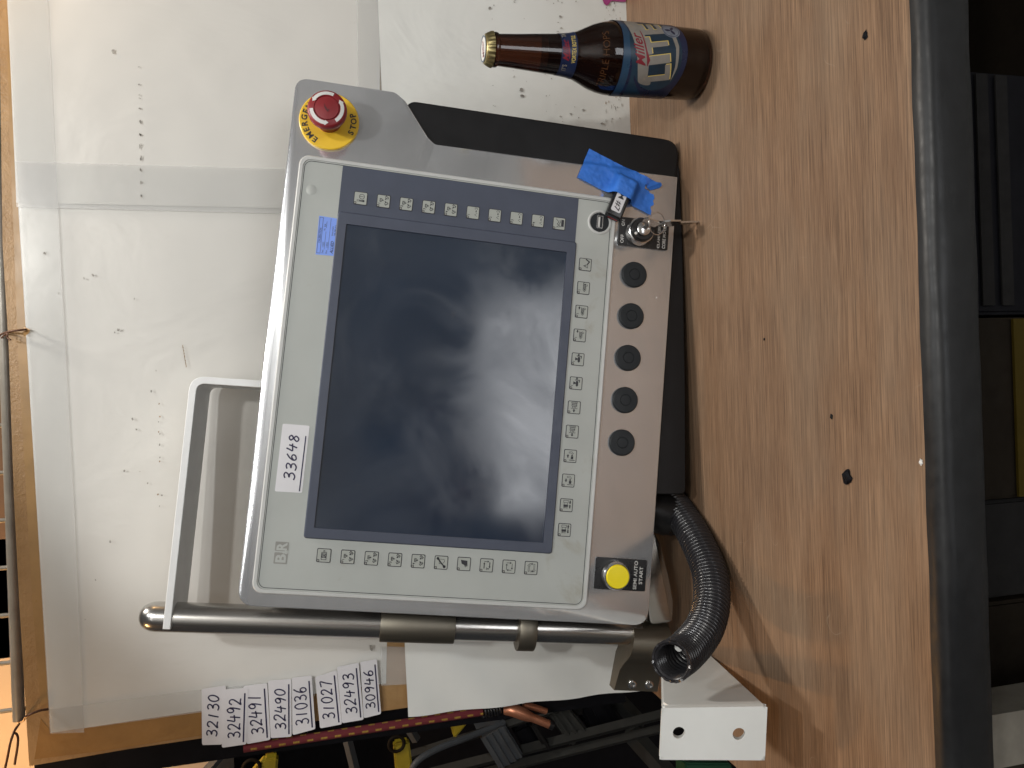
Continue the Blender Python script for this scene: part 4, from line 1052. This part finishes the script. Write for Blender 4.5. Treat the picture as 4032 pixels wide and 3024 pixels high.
lab('label_panel', lambda bm: flat(bm, [(p.x, p.y) for p in spline([(-.0345, .064, 0), (-.0335, .0760, 0), (-.0240, .0805, 0), (-.004, .0850, 0), (.018, .0905, 0), (.0325, .0925, 0), (.0385, .0860, 0), (.0340, .0785, 0), (.014, .0755, 0), (-.004, .0725, 0), (-.020, .0690, 0)], 5, True)]), 'cream', .00054, lb)
lab('label_field', lambda bm: flat(bm, [(-.0300, .0690), (-.004, .0722), (.014, .0750), (.0360, .0790), (.0385, .066), (.030, .0535), (.006, .0470), (-.016, .0450), (-.0270, .0480), (-.0330, .056)]), 'teal', .00060, lb)
lab('label_swoosh', lambda bm: (flat(bm, [(-.030, .0440), (-.016, .0400), (.004, .0395), (.022, .0440), (.034, .0510), (.020, .0480), (.002, .0430), (-.014, .0425)])), 'cream', .00066, lb)
lab('hop_seal', lambda bm: (flat(bm, circ(.0225, .0455, .0098, 30))), 'silverl', .00070, lb)
def hop(bm):
    for a in (90, 210, 330): flat(bm, ell(.0225 + .0034 * math.cos(math.radians(a)), .0455 + .0034 * math.sin(math.radians(a)), .0032, .0016, math.radians(a), 10))
    add_ribbon(bm, circ(.0225, .0455, .0085, 30), .0005, 0, closed=True)
lab('hop_print', hop, 'navy', .00078, lb)
def lite(bm, o=0.0):
    for ch, x, y, w in (('L', -.0225, .0585, .0150), ('I', -.0098, .0608, .0078), ('T', .0040, .0632, .0170), ('E', .0228, .0668, .0160)):
        add_text(bm, ch, x + o, y - o, .0240, w, .17, 0, .045)
lab('lettering', lambda bm: lite(bm, .0009), 'goldprint', .00064, lb)
lab('lettering', lite, 'cream', .00072, lb)
def script_m(bm):
    add_text(bm, 'Miller', -.0010, .0822, .0098, .0330, .20, 0, .012, .45)
    flat(bm, [(-.0170, .0722), (.0180, .0800), (.0180, .0792), (-.002, .0740), (-.0110, .0700)])
lab('lettering', script_m, 'crimson', .00080, lb)
# neck label
nl = lab('neck_label', lambda bm: flat(bm, [(-.050, .1405), (.050, .1405), (.050, .1572), (.010, .1560), (-.050, .1572)]), 'navy', .0003, bt, 0, VA + .15, prof_r, .0200)
def nk(bm): add_text(bm, "IT'S", -.0150, .1520, .0046, .0068, 0, 0, .01); add_text(bm, 'TIME', .0195, .1530, .0046, .0080, 0, 0, .01)
lab('lettering', nk, 'cream', .0006, nl, 0, VA + .15, prof_r, .0200)
def nk2(bm): add_text(bm, 'Miller', .0020, .1522, .0062, .0205, .06, 0, .012, .45); flat(bm, [(-.0070, .1486), (.0115, .1506), (.0115, .1498), (-.0050, .1476)])
lab('lettering', nk2, 'crimson', .0006, nl, 0, VA + .15, prof_r, .0200)
lab('lettering', lambda bm: add_text(bm, 'VORTEX BOTTLE', .0040, .1442, .0040, .0270, 0, 0, .008), 'goldprint', .0006, nl, 0, VA + .15, prof_r, .0200)
# raised glass letters on the shoulder
lab('raised_lettering', lambda bm: add_text(bm, 'TRIPLE HOPS', 0, .1150, .0062, .054, 0, 0, -.004), 'glassneck', .0007, bt, 0, VA - .05, prof_r, .0310)
# crown cap
cp = lathe('crown_cap', [(.0150, .2215), (.0164, .2218), (.0160, .2240), (.0150, .2272), (.0140, .2292), (.0126, .2300), (.0004, .2303)], 'gold', bt, 126, rfun=lambda t, z: 1 + (.035 * math.cos(21 * t) if z < .2245 else .008 * math.cos(21 * t) if z < .228 else 0))
bm = bmesh.new(); flat(bm, circ(0, 0, .0124, 40), .2306); bm_obj('cap_disc', bm, 'whiteprint', cp)
bm = bmesh.new(); add_ribbon(bm, circ(0, 0, .0116, 40), .0012, .2309, closed=True); bm_obj('cap_ring', bm, 'skyl', cp)
bm = bmesh.new(); add_text(bm, 'Miller', 0, .0005, .0062, .0180, .1, .2309, .01, .4); bm_obj('lettering', bm, 'crimson', cp)

# ================================================================== number stickers on the board
stk = [('32130', [(798, 2926), (796, 2707), (892, 2692), (878, 2924)], 'half covered, uppermost'),
       ('32492', [(875, 2936), (887, 2707), (979, 2701), (972, 2922)], ''), ('32491', [(973, 2922), (960, 2695), (1053, 2683), (1066, 2905)], ''),
       ('32490', [(1067, 2898), (1056, 2673), (1148, 2666), (1149, 2892)], ''), ('31036', [(1152, 2886), (1150, 2661), (1227, 2652), (1242, 2862)], ''),
       ('31027', [(1260, 2859), (1241, 2658), (1325, 2631), (1346, 2843)], ''), ('32493', [(1346, 2838), (1326, 2618), (1411, 2601), (1431, 2824)], ''), ('30946', [(1431, 2819), (1417, 2599), (1482, 2588), (1499, 2802)], '')]
order = [0, 2, 1, 3, 4, 5, 7, 6]
LBL = ['topmost of the white board-edge stickers, handwritten %s, its lower edge covered', 'second number sticker from the top at the board edge, overlapping both neighbours, reading %s',
       'third number sticker from the top, tilted and tucked under the second, reading %s', 'fourth number sticker from the top, clean with a long straight underline, reading %s',
       'fifth number sticker from the top, wrinkled with a grey underline, reading %s', 'sixth number sticker from the top, with brown tape showing above it, reading %s',
       'seventh number sticker from the top, overlapping the lowest one, reading %s', 'lowest and narrowest number sticker at the board edge, reading %s']
for rank, i in enumerate(order):
    s, q, _ = stk[i]
    o = empty('number_sticker'); tag(o, LBL[i] % s, 'sticker', 'number stickers along the board edge')
    c = [Vector(on_board(*p)) for p in q]                     # TL TR BR BL (upright)
    hgt = 0.0046 + rank * .0003
    bm = bmesh.new(); add_slab(bm, rounded([tuple(p) for p in c], .0022, 3), 0, .0002)
    bm.transform(Matrix.Translation((0, YB - hgt, 0)) @ BMAT); bm_obj('label_sheet', bm, 'sticker', o)
    tl, tr, br, bl = c
    ex_ = (br - bl); uy = (tl - bl)
    bm = bmesh.new(); b0 = bl + ex_ * .13 + uy * .29; b1 = bl + ex_ * .86 + uy * .29
    add_hand(bm, s, b0.x, b0.y, b1.x, b1.y, .0015, .0004, tuple(uy * .52 + ex_ * .02))
    if s != '32130':
        u0 = bl + ex_ * .06 + uy * .13; u1 = bl + ex_ * .90 + uy * .13
        poly_ribbon(bm, [tuple(u0), tuple(u1)], .0016, .0004)
    bm.transform(Matrix.Translation((0, YB - hgt, 0)) @ BMAT); bm_obj('handwriting', bm, 'pen', o)

# ================================================================== bungee cord along the board's left edge
bg_ = empty('bungee'); tag(bg_, 'red and yellow bungee cord with a copper coloured hook beside the board', 'bungee cord')
c0, c1 = at_depth(960, 2945, .915), at_depth(1900, 2801, .905)
dz = (c1 - c0); L = dz.length; rot = dz.to_track_quat('Z', 'Y').to_matrix().to_4x4(); rot.translation = c0
o = lathe('cord', [(.0048, 0), (.0050, .002), (.0050, L - .002), (.0048, L)], 'bungee', bg_, 20); o.matrix_local = rot
dn = dz.normalized(); nn = dn.orthogonal().normalized(); bb = dn.cross(nn)
tube('coil', [c1 + dn * (.0035 * k / 16) + (nn * math.cos(k * math.pi / 8) + bb * math.sin(k * math.pi / 8)) * .0066 for k in range(16 * 6)], .0014, 'black_gloss', bg_, 8)
hk = [at_depth(1985, 2797, .905), at_depth(2025, 2798, .90), at_depth(2075, 2818, .897), at_depth(2120, 2835, .896), at_depth(2165, 2853, .897)]
tube('hook', spline(hk, 8), lambda t: .0050 + .0026 * math.sin(math.pi * min(1, t * 1.6)) , 'copper', bg_, 14)
tube('hook', spline([at_depth(2060, 2775, .913), at_depth(2100, 2784, .914), at_depth(2150, 2800, .916)], 8), .0040, 'copper', bg_, 12)
tube('hook_tip', [at_depth(2160, 2851, .897), at_depth(2176, 2856, .897)], .0058, 'black_gloss', bg_, 12)
bg2 = empty('bungee_hook'); tag(bg2, 'frayed red and orange bungee end with a wire hook below the board corner', 'bungee cord')
tube('frayed_cord', [at_depth(695, 2955, .95), at_depth(722, 2966, .95), at_depth(748, 2975, .95)], lambda t: .0062 + .003 * math.sin(9 * t), 'copper', bg2, 12)
tube('wire_hook', spline([at_depth(700, 2966, .95), at_depth(640, 2985, .95), at_depth(560, 2990, .95), at_depth(535, 2978, .95)], 8), .0016, 'rust', bg2, 8)

# ================================================================== wire rack behind the board
rk = empty('wire_rack'); tag(rk, 'grey wire shelving rack behind the top edge of the board', 'rack')
r0, r1 = at_depth(-12, 500, .965), at_depth(75, 2835, .965)
tube('front_rail', [r0, r1], .0062, 'rack', rk, 16)
r2, r3 = at_depth(22, 900, .985), at_depth(118, 2900, .985)
tube('lower_rail', [r2 + Vector((0, 0, -.02)), r3 + Vector((0, 0, -.02))], .004, 'rack', rk, 12)
for k in range(13):
    p = r0.lerp(r1, .02 + k * .0805)
    tube('cross_wire', [p + Vector((0, .008, -.05)), p + Vector((0, .008, .30))], .0026, 'rack', rk, 8)
po = empty('rack_post'); tag(po, 'dark grey steel upright behind the left edge of the board', 'post')
q = [at_depth(300, 2992, .93), at_depth(1640, 2804, .93), at_depth(2200, 2735, .93)]
bm = bmesh.new(); pa, pb = at_depth(150, 3030, .945), at_depth(2450, 2712, .945)
dd = (pb - pa).normalized()
for s in (0,): add_box(bm, (0, 0, (pb - pa).length / 2), (.034, .022, (pb - pa).length), Matrix.Translation(pa + Vector((.004, 0, 0))) @ dd.to_track_quat('Z', 'X').to_matrix().to_4x4())
bm_obj('post_tube', bm, 'blackbox', po)
# rusty tie wires
w1 = empty('tie_wire'); tag(w1, 'rusty tie wire through a hole at the middle of the board top', 'wire', 'tie wires holding the board')
tube('wire_strand', spline([at_depth(-8, 1325, .955), at_depth(14, 1312, .925), at_depth(45, 1304, .900), at_depth(95, 1298, .900), at_depth(104, 1296, .906)], 8), .0011, 'rust', w1, 8)
tube('wire_strand', spline([at_depth(6, 1330, .94), at_depth(28, 1312, .9), at_depth(30, 1330, .897), at_depth(42, 1338, .895)], 8), .0009, 'rust', w1, 8)
bm = bmesh.new(); fl = [on_board(*p) for p in [(100, 1288), (130, 1300), (120, 1312), (104, 1328), (98, 1305)]]
f = bm.faces.new([bm.verts.new((a, YB - .004 - .004 * (k % 2), b)) for k, (a, b) in enumerate(fl)]); bm_obj('torn_flap', bm, 'card', board)
w2 = empty('tie_wire'); tag(w2, 'rusty tie wire with a long loose tail at the upper left board corner', 'wire', 'tie wires holding the board')
tube('wire_strand', spline([at_depth(190, 2792, .906), at_depth(150, 2800, .899), at_depth(105, 2820, .899), at_depth(92, 2838, .93), at_depth(70, 2842, .962), at_depth(60, 2826, .972)], 8), .0012, 'rust', w2, 8)
tube('wire_strand', spline([at_depth(76, 2850, .96), at_depth(56, 2880, .95), at_depth(40, 2930, .945), at_depth(28, 2990, .945), at_depth(16, 3040, .945)], 8), .0013, 'rust', w2, 8)
tube('wire_strand', spline([at_depth(52, 2882, .95), at_depth(68, 2895, .95), at_depth(70, 2930, .95), at_depth(58, 3010, .95)], 8), .0013, 'rust', w2, 8)

# ================================================================== room, things beyond the board and under the bench
def structure(name, bm, mats): o = bm_obj(name, bm, mats); o['kind'] = 'structure'; return o
bm = bmesh.new(); flat(bm, [(-6, -4), (6, -4), (6, 6), (-6, 6)], -.98); structure('floor', bm, 'floor')
bm = bmesh.new(); add_box(bm, (0, 2.6, .72), (7, .1, 3.4)); structure('wall', bm, 'darkwall')
bm = bmesh.new(); add_box(bm, (0, -2.6, .72), (7, .1, 3.4)); structure('wall', bm, 'roomwall')
# the shop's roll-up door behind the photographer, half open to the daylight
def glow(name, col, st):
    mt = bpy.data.materials.new(name); mt.use_nodes = True; nt = mt.node_tree; nt.nodes.remove(nt.nodes['Principled BSDF'])
    e = nt.nodes.new('ShaderNodeEmission'); e.inputs[0].default_value = (*col, 1); e.inputs[1].default_value = st
    nt.links.new(e.outputs[0], nt.nodes['Material Output'].inputs[0]); M[name] = mt
glow('daylight', (0.97, 0.98, 1.0), 5.2)
dr = empty('roll_up_door'); dr.location = (.30, -2.54, -.16); tag(dr, 'half raised roll-up shop door with daylight below it, mirrored in the screen', 'door')
box('door_opening', (0, 0, -.31), (1.12, .01, 1.02), 'daylight', dr)
for k in range(9): box('door_slat', (0, .03, .27 + k * .125), (1.20, .02, .118), 'rack', dr)
for x in (-.61, .61): box('door_track', (x, .03, .12), (.08, .06, 2.2), 'module', dr)
bm = bmesh.new(); add_box(bm, (3.4, 0, .72), (.1, 5.0, 3.4)); structure('wall', bm, 'roomwall')
# cartons on the rack behind the board (their fronts glow in the warm bulb's light)
ct = empty('carton'); tag(ct, 'pale carton on the wire rack lit by a warm bulb behind the board corner', 'carton')
box('carton_body', (-.66, 1.62, .90), (.86, .30, .60), 'warmwall', ct, bev=.004)
box('carton_flap', (-.66, 1.468, .80), (.84, .004, .003), 'boxbrown', ct)
ct = empty('carton'); tag(ct, 'shaded brown carton on the wire rack above the middle of the board', 'carton')
M['carton_brown'] = mat('brown_carton', (0.17, 0.105, 0.06), 0.7, var=0.12)
box('carton_body', (-.16, 1.62, .90), (.56, .30, .60), 'carton_brown', ct, bev=.004)
ct = empty('carton'); tag(ct, 'dark grey carton on the wire rack above the paper seam', 'carton')
box('carton_body', (.50, 1.62, .90), (.66, .30, .60), 'module', ct, bev=.004)
# dark equipment rack to the left
def world_quad_box(name, px, Y, depth, mats, parent, bev=.002):
    """a box whose front outline passes through four photo pixels at depth Y"""
    f = [at_depth(x, y, Y) for x, y in px]; bm = bmesh.new()
    vt = [bm.verts.new(p) for p in f]; vb = [bm.verts.new(p + Vector((0, depth, 0))) for p in f]
    bm.faces.new(vt); bm.faces.new(list(reversed(vb)))
    for i in range(4): bm.faces.new((vt[i], vb[i], vb[(i + 1) % 4], vt[(i + 1) % 4]))
    bmesh.ops.bevel(bm, geom=bm.edges[:], offset=bev, segments=2, affect='EDGES')
    return bm_obj(name, bm, mats, parent)
er = empty('equipment_shelf'); tag(er, 'dark steel equipment shelf with slanted rails left of the bench', 'shelf')
for a, b, r in (((1640, 3060), (2660, 2800), .010), ((1760, 3080), (2680, 2850), .009), ((1560, 2990), (2420, 2720), .008)):
    tube('shelf_rail', [at_depth(*a, 1.30), at_depth(*b, 1.30)], r, 'module2', er, 4)
world_quad_box('back_panel', [(700, 3300), (700, 2600), (2900, 2400), (2900, 3300)], 1.75, .02, 'blackbox', er)
tube('shelf_upright', [at_depth(2480, 2880, 1.32), at_depth(2640, 3060, 1.32)], .018, 'module2', er, 4)
tube('shelf_upright', [at_depth(2370, 2690, 1.36), at_depth(2520, 2850, 1.36)], .016, 'module2', er, 4)
def module(px, Y, mats, label, ribs):
    o = empty('equipment_module'); tag(o, label, 'module', 'modules on the equipment shelf')
    world_quad_box('module_case', px, Y, .16, mats, o, .004)
    f = [at_depth(x, y, Y - .0005) for x, y in px]
    for k in range(ribs):
        t0, t1 = (k + .35) / ribs, (k + .75) / ribs
        a = f[0].lerp(f[1], t0); b = f[3].lerp(f[2], t0); c = f[3].lerp(f[2], t1); d = f[0].lerp(f[1], t1)
        m_ = (a + b + c + d) / 4; bm = bmesh.new()
        qs = [m_ + (p - m_) * .92 for p in (a, b, c, d)]
        vt = [bm.verts.new(p + Vector((0, -.003, 0))) for p in qs]; vb = [bm.verts.new(p) for p in qs]
        bm.faces.new(vt)
        for i in range(4): bm.faces.new((vt[i], vb[i], vb[(i + 1) % 4], vt[(i + 1) % 4]))
        bm_obj('fin', bm, mats, o)
module([(1890, 2905), (1985, 2848), (2065, 2980), (1970, 3035)], 1.28, 'module', 'finned grey module at the near end of the dark shelf', 4)
module([(2150, 2790), (2215, 2752), (2322, 2885), (2250, 2945)], 1.30, 'module2', 'olive grey finned module behind the copper hook', 3)
module([(2090, 2858), (2112, 2848), (2175, 2945), (2150, 2960)], 1.29, 'boxgrey', 'narrow pale grey module between the two finned modules', 1)
module([(2020, 2880), (2085, 2850), (2150, 2960), (2085, 2985)], 1.31, 'blackbox', 'black module between the grey modules', 1)
module([(2275, 2780), (2390, 2742), (2450, 2850), (2335, 2895)], 1.33, 'blackbox', 'black module with a pale corner cap at the far end of the shelf', 1)
box('corner_cap', tuple(at_depth(2273, 2796, 1.325)), (.016, .006, .018), 'boxgrey', [o for o in bpy.data.objects if o.name.startswith('equipment_module') and 'pale corner' in o.get('label', '')][0])
def clip(px, Y, label, hk=True):
    o = empty('lever_clip'); tag(o, label, 'clip', 'yellow clips hanging in the dark rack')
    world_quad_box('clip_body', px, Y, .02, 'tagyellow', o, .003)
    f = [at_depth(x, y, Y) for x, y in px]; m_ = (f[0] + f[1]) / 2
    tube('clip_ring', [m_ + Vector((.012 * math.cos(2 * math.pi * k / 16), 0, .008 + .012 * math.sin(2 * math.pi * k / 16))) for k in range(16)], .0028, 'boxbrown', o, 8, True)
clip([(1772, 2846), (1770, 2812), (1862, 2828), (1790, 2912)], 1.27, 'mustard yellow clip hanging just behind the bungee cord')
clip([(1550, 2932), (1612, 2920), (1628, 3040), (1560, 3050)], 1.22, 'yellow lever clip with a dark emblem below the bungee cord')
clip([(985, 3050), (1040, 2990), (1095, 2985), (1090, 3050)], 1.20, 'yellow clip at the frame edge below the 32490 sticker')
clip([(1040, 2925), (1085, 2925), (1085, 2990), (1045, 2995)], 1.24, 'tan yellow clip under the 32491 sticker')
cb = empty('cable'); tag(cb, 'grey cable looping through the dark rack below the bungee cord', 'cable')
tube('cable_jacket', spline([at_depth(1610, 3060, 1.22), at_depth(1640, 3000, 1.22), at_depth(1720, 2950, 1.23), at_depth(1850, 2900, 1.25), at_depth(1985, 2845, 1.27)], 8), .0052, 'module', cb, 10)
for a, b, lab_ in (((795, 3060), (880, 2960), 'pale blue upright strip below the 32130 sticker'), ((1360, 2880), (1400, 3040), 'grey metal strip below the 31027 sticker'), ((1600, 2850), (1640, 2915), 'pale strip beside the yellow lever clip')):
    o = empty('rack_strip'); tag(o, lab_, 'strip', 'metal strips in the dark rack'); tube('strip_bar', [at_depth(*a, 1.3), at_depth(*b, 1.3)], .008, 'module', o, 4)
gm = empty('green_bin'); tag(gm, 'dark green plastic bin beside the bench corner under the white bracket', 'bin')
world_quad_box('bin_wall', [(2700, 3006), (2700, 3100), (2900, 3100), (2880, 3008)], .90, .03, 'green', gm)
# under the bench
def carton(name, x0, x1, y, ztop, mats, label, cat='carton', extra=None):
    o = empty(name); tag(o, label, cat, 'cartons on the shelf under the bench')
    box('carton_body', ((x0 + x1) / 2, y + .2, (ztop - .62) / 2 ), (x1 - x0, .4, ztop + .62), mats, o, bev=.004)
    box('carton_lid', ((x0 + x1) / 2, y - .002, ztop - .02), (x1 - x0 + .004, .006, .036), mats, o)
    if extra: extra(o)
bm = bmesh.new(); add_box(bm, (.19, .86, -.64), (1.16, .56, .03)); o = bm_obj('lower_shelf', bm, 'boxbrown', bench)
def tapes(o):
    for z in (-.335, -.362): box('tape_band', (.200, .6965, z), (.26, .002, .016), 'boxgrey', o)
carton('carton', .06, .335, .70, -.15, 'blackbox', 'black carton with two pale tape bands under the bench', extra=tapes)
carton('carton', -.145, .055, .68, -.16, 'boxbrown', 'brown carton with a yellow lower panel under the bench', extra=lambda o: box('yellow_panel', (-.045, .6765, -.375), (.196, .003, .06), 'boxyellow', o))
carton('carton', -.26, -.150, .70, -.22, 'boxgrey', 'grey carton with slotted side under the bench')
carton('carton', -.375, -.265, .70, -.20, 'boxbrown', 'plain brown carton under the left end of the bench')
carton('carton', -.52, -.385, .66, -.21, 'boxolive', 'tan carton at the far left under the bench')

# the photographer, mirrored softly in the screen and the bare metal
def skin(name, nodes, edges, mats, parent, lv=2, root=0):
    me = bpy.data.meshes.new(name); me.from_pydata([n[0] for n in nodes], edges, [])
    o = bpy.data.objects.new(name, me); COL.objects.link(o)
    mo = o.modifiers.new('Skin', 'SKIN')
    for i, n in enumerate(nodes):
        r = n[1]; me.skin_vertices[0].data[i].radius = r if isinstance(r, tuple) else (r, r); me.skin_vertices[0].data[i].use_root = (i == root)
    sm = o.modifiers.new('Subdivision', 'SUBSURF'); sm.levels = lv; sm.render_levels = lv
    dg = bpy.context.evaluated_depsgraph_get(); dg.update()
    m2 = bpy.data.meshes.new_from_object(o.evaluated_get(dg)); bpy.data.objects.remove(o); bpy.data.meshes.remove(me)
    m2.name = name
    return link(name, m2, mats, parent, True)
M['skin'] = mat('skin', (0.34, 0.19, 0.13), 0.5, var=0.08, scale=30)
M['shirt'] = mat('brown_shirt', (0.085, 0.050, 0.042), 0.85, var=0.06, scale=20, bmp=0.3, bscale=25)
M['jeans'] = mat('dark_jeans', (0.035, 0.042, 0.07), 0.85, var=0.2)
M['hairm'] = mat('dark_hair', (0.02, 0.014, 0.010), 0.6, var=0.3)
pe = empty('person'); pe.location = (0, 0, -.98)                # soles on the floor
tag(pe, 'person in a dark brown short sleeved shirt holding up a phone, mirrored in the screen', 'person')
bx_, by_, dz_ = -.36, -.50, -.12
def hand_nodes(w, fwd, sd, up):
    """wrist -> palm -> five bent fingers; fwd along the hand, sd toward the thumb, up the way the fingers curl"""
    base = [(w + fwd * .035, (.026, .015)), (w + fwd * .062 + sd * .004, (.034, .014))]
    fingers = []
    for o_, l in ((.030, .070), (.010, .078), (-.010, .072), (-.028, .058)):
        p0 = w + fwd * .078 + sd * o_
        fingers.append([(p0, .0088), (p0 + fwd * l * .42 + up * .006, .0082), (p0 + fwd * l * .66 + up * l * .26, .0076), (p0 + fwd * l * .66 + up * l * .60, .0068)])
    t0 = w + fwd * .035 + sd * .026
    fingers.append([(t0, .0105), (t0 + fwd * .022 + sd * .020, .0095), (t0 + fwd * .046 + sd * .026 + up * .012, .0082)])
    return base, fingers
nodes = [(Vector((bx_, by_, .13 + dz_)), (.15, .11)), (Vector((bx_, by_ + .01, .30 + dz_)), (.135, .10)), (Vector((bx_, by_ + .01, .47 + dz_)), (.155, .11)), (Vector((bx_, by_, .60 + dz_)), (.10, .075)), (Vector((bx_, by_ + .015, .68 + dz_)), .052), (Vector((bx_, by_ + .035, .755 + dz_)), (.070, .082)), (Vector((bx_, by_ + .03, .84 + dz_)), (.074, .090)), (Vector((bx_, by_ + .02, .90 + dz_)), (.05, .06))]
edges = [(0, 1), (1, 2), (2, 3), (3, 4), (4, 5), (5, 6), (6, 7)]
ARMS = {1: (Vector((-.115, -.375, .165)), Vector((.012, -.115, .235)), Vector((.10, .75, .65)).normalized(), Vector((-1, .1, .1)).normalized(), Vector((.5, .6, -.4)).normalized()),
        -1: (Vector((-.625, -.48, .17)), Vector((-.630, -.36, -.05)), Vector((0, .30, -.95)).normalized(), Vector((.2, .9, .3)).normalized(), Vector((1, 0, 0)))}
for s, (el, wr, fw_, sd_, up_) in ARMS.items():
    k = len(nodes); sh = Vector((bx_ + s * .185, by_, .585 + dz_))
    nodes += [(sh, .055), ((sh + el) / 2, .047), (el, .042), (el.lerp(wr, .45), .039), (wr, (.026, .021))]
    edges += [(3, k), (k, k + 1), (k + 1, k + 2), (k + 2, k + 3), (k + 3, k + 4)]
    base, fingers = hand_nodes(wr, fw_, sd_, up_)
    nodes += base; edges += [(k + 4, k + 5), (k + 5, k + 6)]
    for f in fingers:
        q = len(nodes); nodes += f; edges.append((k + 6 if f is not fingers[4] else k + 5, q)); edges += [(q + i, q + i + 1) for i in range(len(f) - 1)]
    k = len(nodes)
    nodes += [(Vector((bx_ + s * .095, by_, .06 + dz_)), (.088, .095)), (Vector((bx_ + s * .105, by_ + .01, -.48)), .060), (Vector((bx_ + s * .11, by_ - .02, -.72)), .052), (Vector((bx_ + s * .11, by_ - .03, -.91)), .040), (Vector((bx_ + s * .12, by_ + .12, -.945)), (.045, .03))]
    edges += [(0, k), (k, k + 1), (k + 1, k + 2), (k + 2, k + 3), (k + 3, k + 4)]
off = Vector((0, 0, .98)); ofz = Vector((0, 0, .98 + dz_))
nodes = [(n + off, r) for n, r in nodes]
skin('body', nodes, edges, 'skin', pe)
tn = [(Vector((bx_, by_, .10)), (.168, .128)), (Vector((bx_, by_ + .01, .30)), (.152, .118)), (Vector((bx_, by_ + .01, .47)), (.170, .125)), (Vector((bx_, by_, .60)), (.112, .088)), (Vector((bx_, by_ + .01, .645)), .062)]
tn = [(n + ofz, r) for n, r in tn]
te = [(0, 1), (1, 2), (2, 3), (3, 4)]
for s in (-1, 1):
    k = len(tn); sh = Vector((bx_ + s * .188, by_, .585 + dz_)); tn += [(sh + off, .066), ((sh + ARMS[s][0]) / 2 + off, .062)]; te += [(3, k), (k, k + 1)]
skin('shirt', tn, te, 'shirt', pe)
tn = [(Vector((bx_, by_, .12 + dz_)), (.160, .12))]; te = []
for s in (-1, 1):
    k = len(tn); tn += [(Vector((bx_ + s * .095, by_, .04 + dz_)), (.098, .105)), (Vector((bx_ + s * .105, by_ + .01, -.48)), .072), (Vector((bx_ + s * .11, by_ - .02, -.72)), .066), (Vector((bx_ + s * .11, by_ - .03, -.88)), .062)]; te += [(0, k), (k, k + 1), (k + 1, k + 2), (k + 2, k + 3)]
skin('trousers', [(n + off, r) for n, r in tn], te, 'jeans', pe)
skin('hair', [(Vector((bx_, by_ - .02, .80)) + ofz, (.076, .075)), (Vector((bx_, by_ - .005, .88)) + ofz, (.078, .085)), (Vector((bx_, by_ + .01, .925)) + ofz, (.05, .06))], [(0, 1), (1, 2)], 'hairm', pe)
fm = Matrix.Translation(Vector((bx_, by_ + .118, .785)) + ofz)
bm = bmesh.new(); add_lathe(bm, [(.006, -.02), (.012, -.008), (.013, .004), (.006, .03)], 12, mtx=fm); bm_obj('nose', bm, 'skin', pe, True)
for s in (-1, 1):
    bm = bmesh.new(); bmesh.ops.create_uvsphere(bm, u_segments=12, v_segments=8, radius=.012); bm.transform(Matrix.Translation(Vector((bx_ + s * .031, by_ + .098, .815)) + ofz)); bm_obj('eye', bm, 'whiteprint', pe, True)
    bm = bmesh.new(); bmesh.ops.create_uvsphere(bm, u_segments=12, v_segments=8, radius=.03); bm.transform(Matrix.Translation(Vector((bx_ + s * .078, by_ + .02, .80)) + ofz) @ Matrix.Diagonal((.3, .7, 1, 1))); bm_obj('ear', bm, 'skin', pe, True)
bm = bmesh.new(); add_box(bm, (0, 0, 0), (.046, .008, .009), Matrix.Translation(Vector((bx_, by_ + .108, .748)) + ofz)); bm_obj('mouth', bm, 'red', pe)
ph = empty('phone', Matrix((RT, UP, -FW)).transposed().to_4x4()); ph.location = EYE - FW * .004
tag(ph, 'black phone held upright by the person', 'phone')
bm = bmesh.new(); add_slab(bm, rrect(-.037, -.118, .037, .040, .009, 5), .0, .009, .002); bm_obj('phone_case', bm, 'black_gloss', ph, 30)

# crumbs on the bench
def crumb(px, py, r, mats, label, seed):
    p = on_table(px, py); bm = bmesh.new(); bmesh.ops.create_icosphere(bm, subdivisions=2, radius=1)
    for v in bm.verts:
        k = 1 + .55 * noise.noise(v.co * 1.7 + Vector((seed, 0, 0))); v.co = Vector((v.co.x * r * k * 1.3, v.co.y * r * k, max(-.25, v.co.z) * r * .45 * k))
    mz = min(v.co.z for v in bm.verts)
    for v in bm.verts: v.co.z -= mz
    o = bm_obj('crumb', bm, mats); o.location = p + Vector((0, 0, .0001)); tag(o, label, 'crumb', 'crumbs on the bench')
crumb(3340, 1880, .0046, 'blackbox', 'black rubber crumb in the middle of the bench top', 1)
crumb(3409, 139, .0024, 'blackbox', 'small black crumb near the bumper edge on the bottle side', 2)
crumb(3010, 1336, .0011, 'blackbox', 'tiny black speck on the bench in front of the hole plugs', 3)
crumb(3628, 1820, .0016, 'whiteprint', 'white fleck beside the bumper edge', 4)
crumb(3275, 1640, .0016, 'boxgrey', 'pale fleck on the bench right of the black crumb', 5)
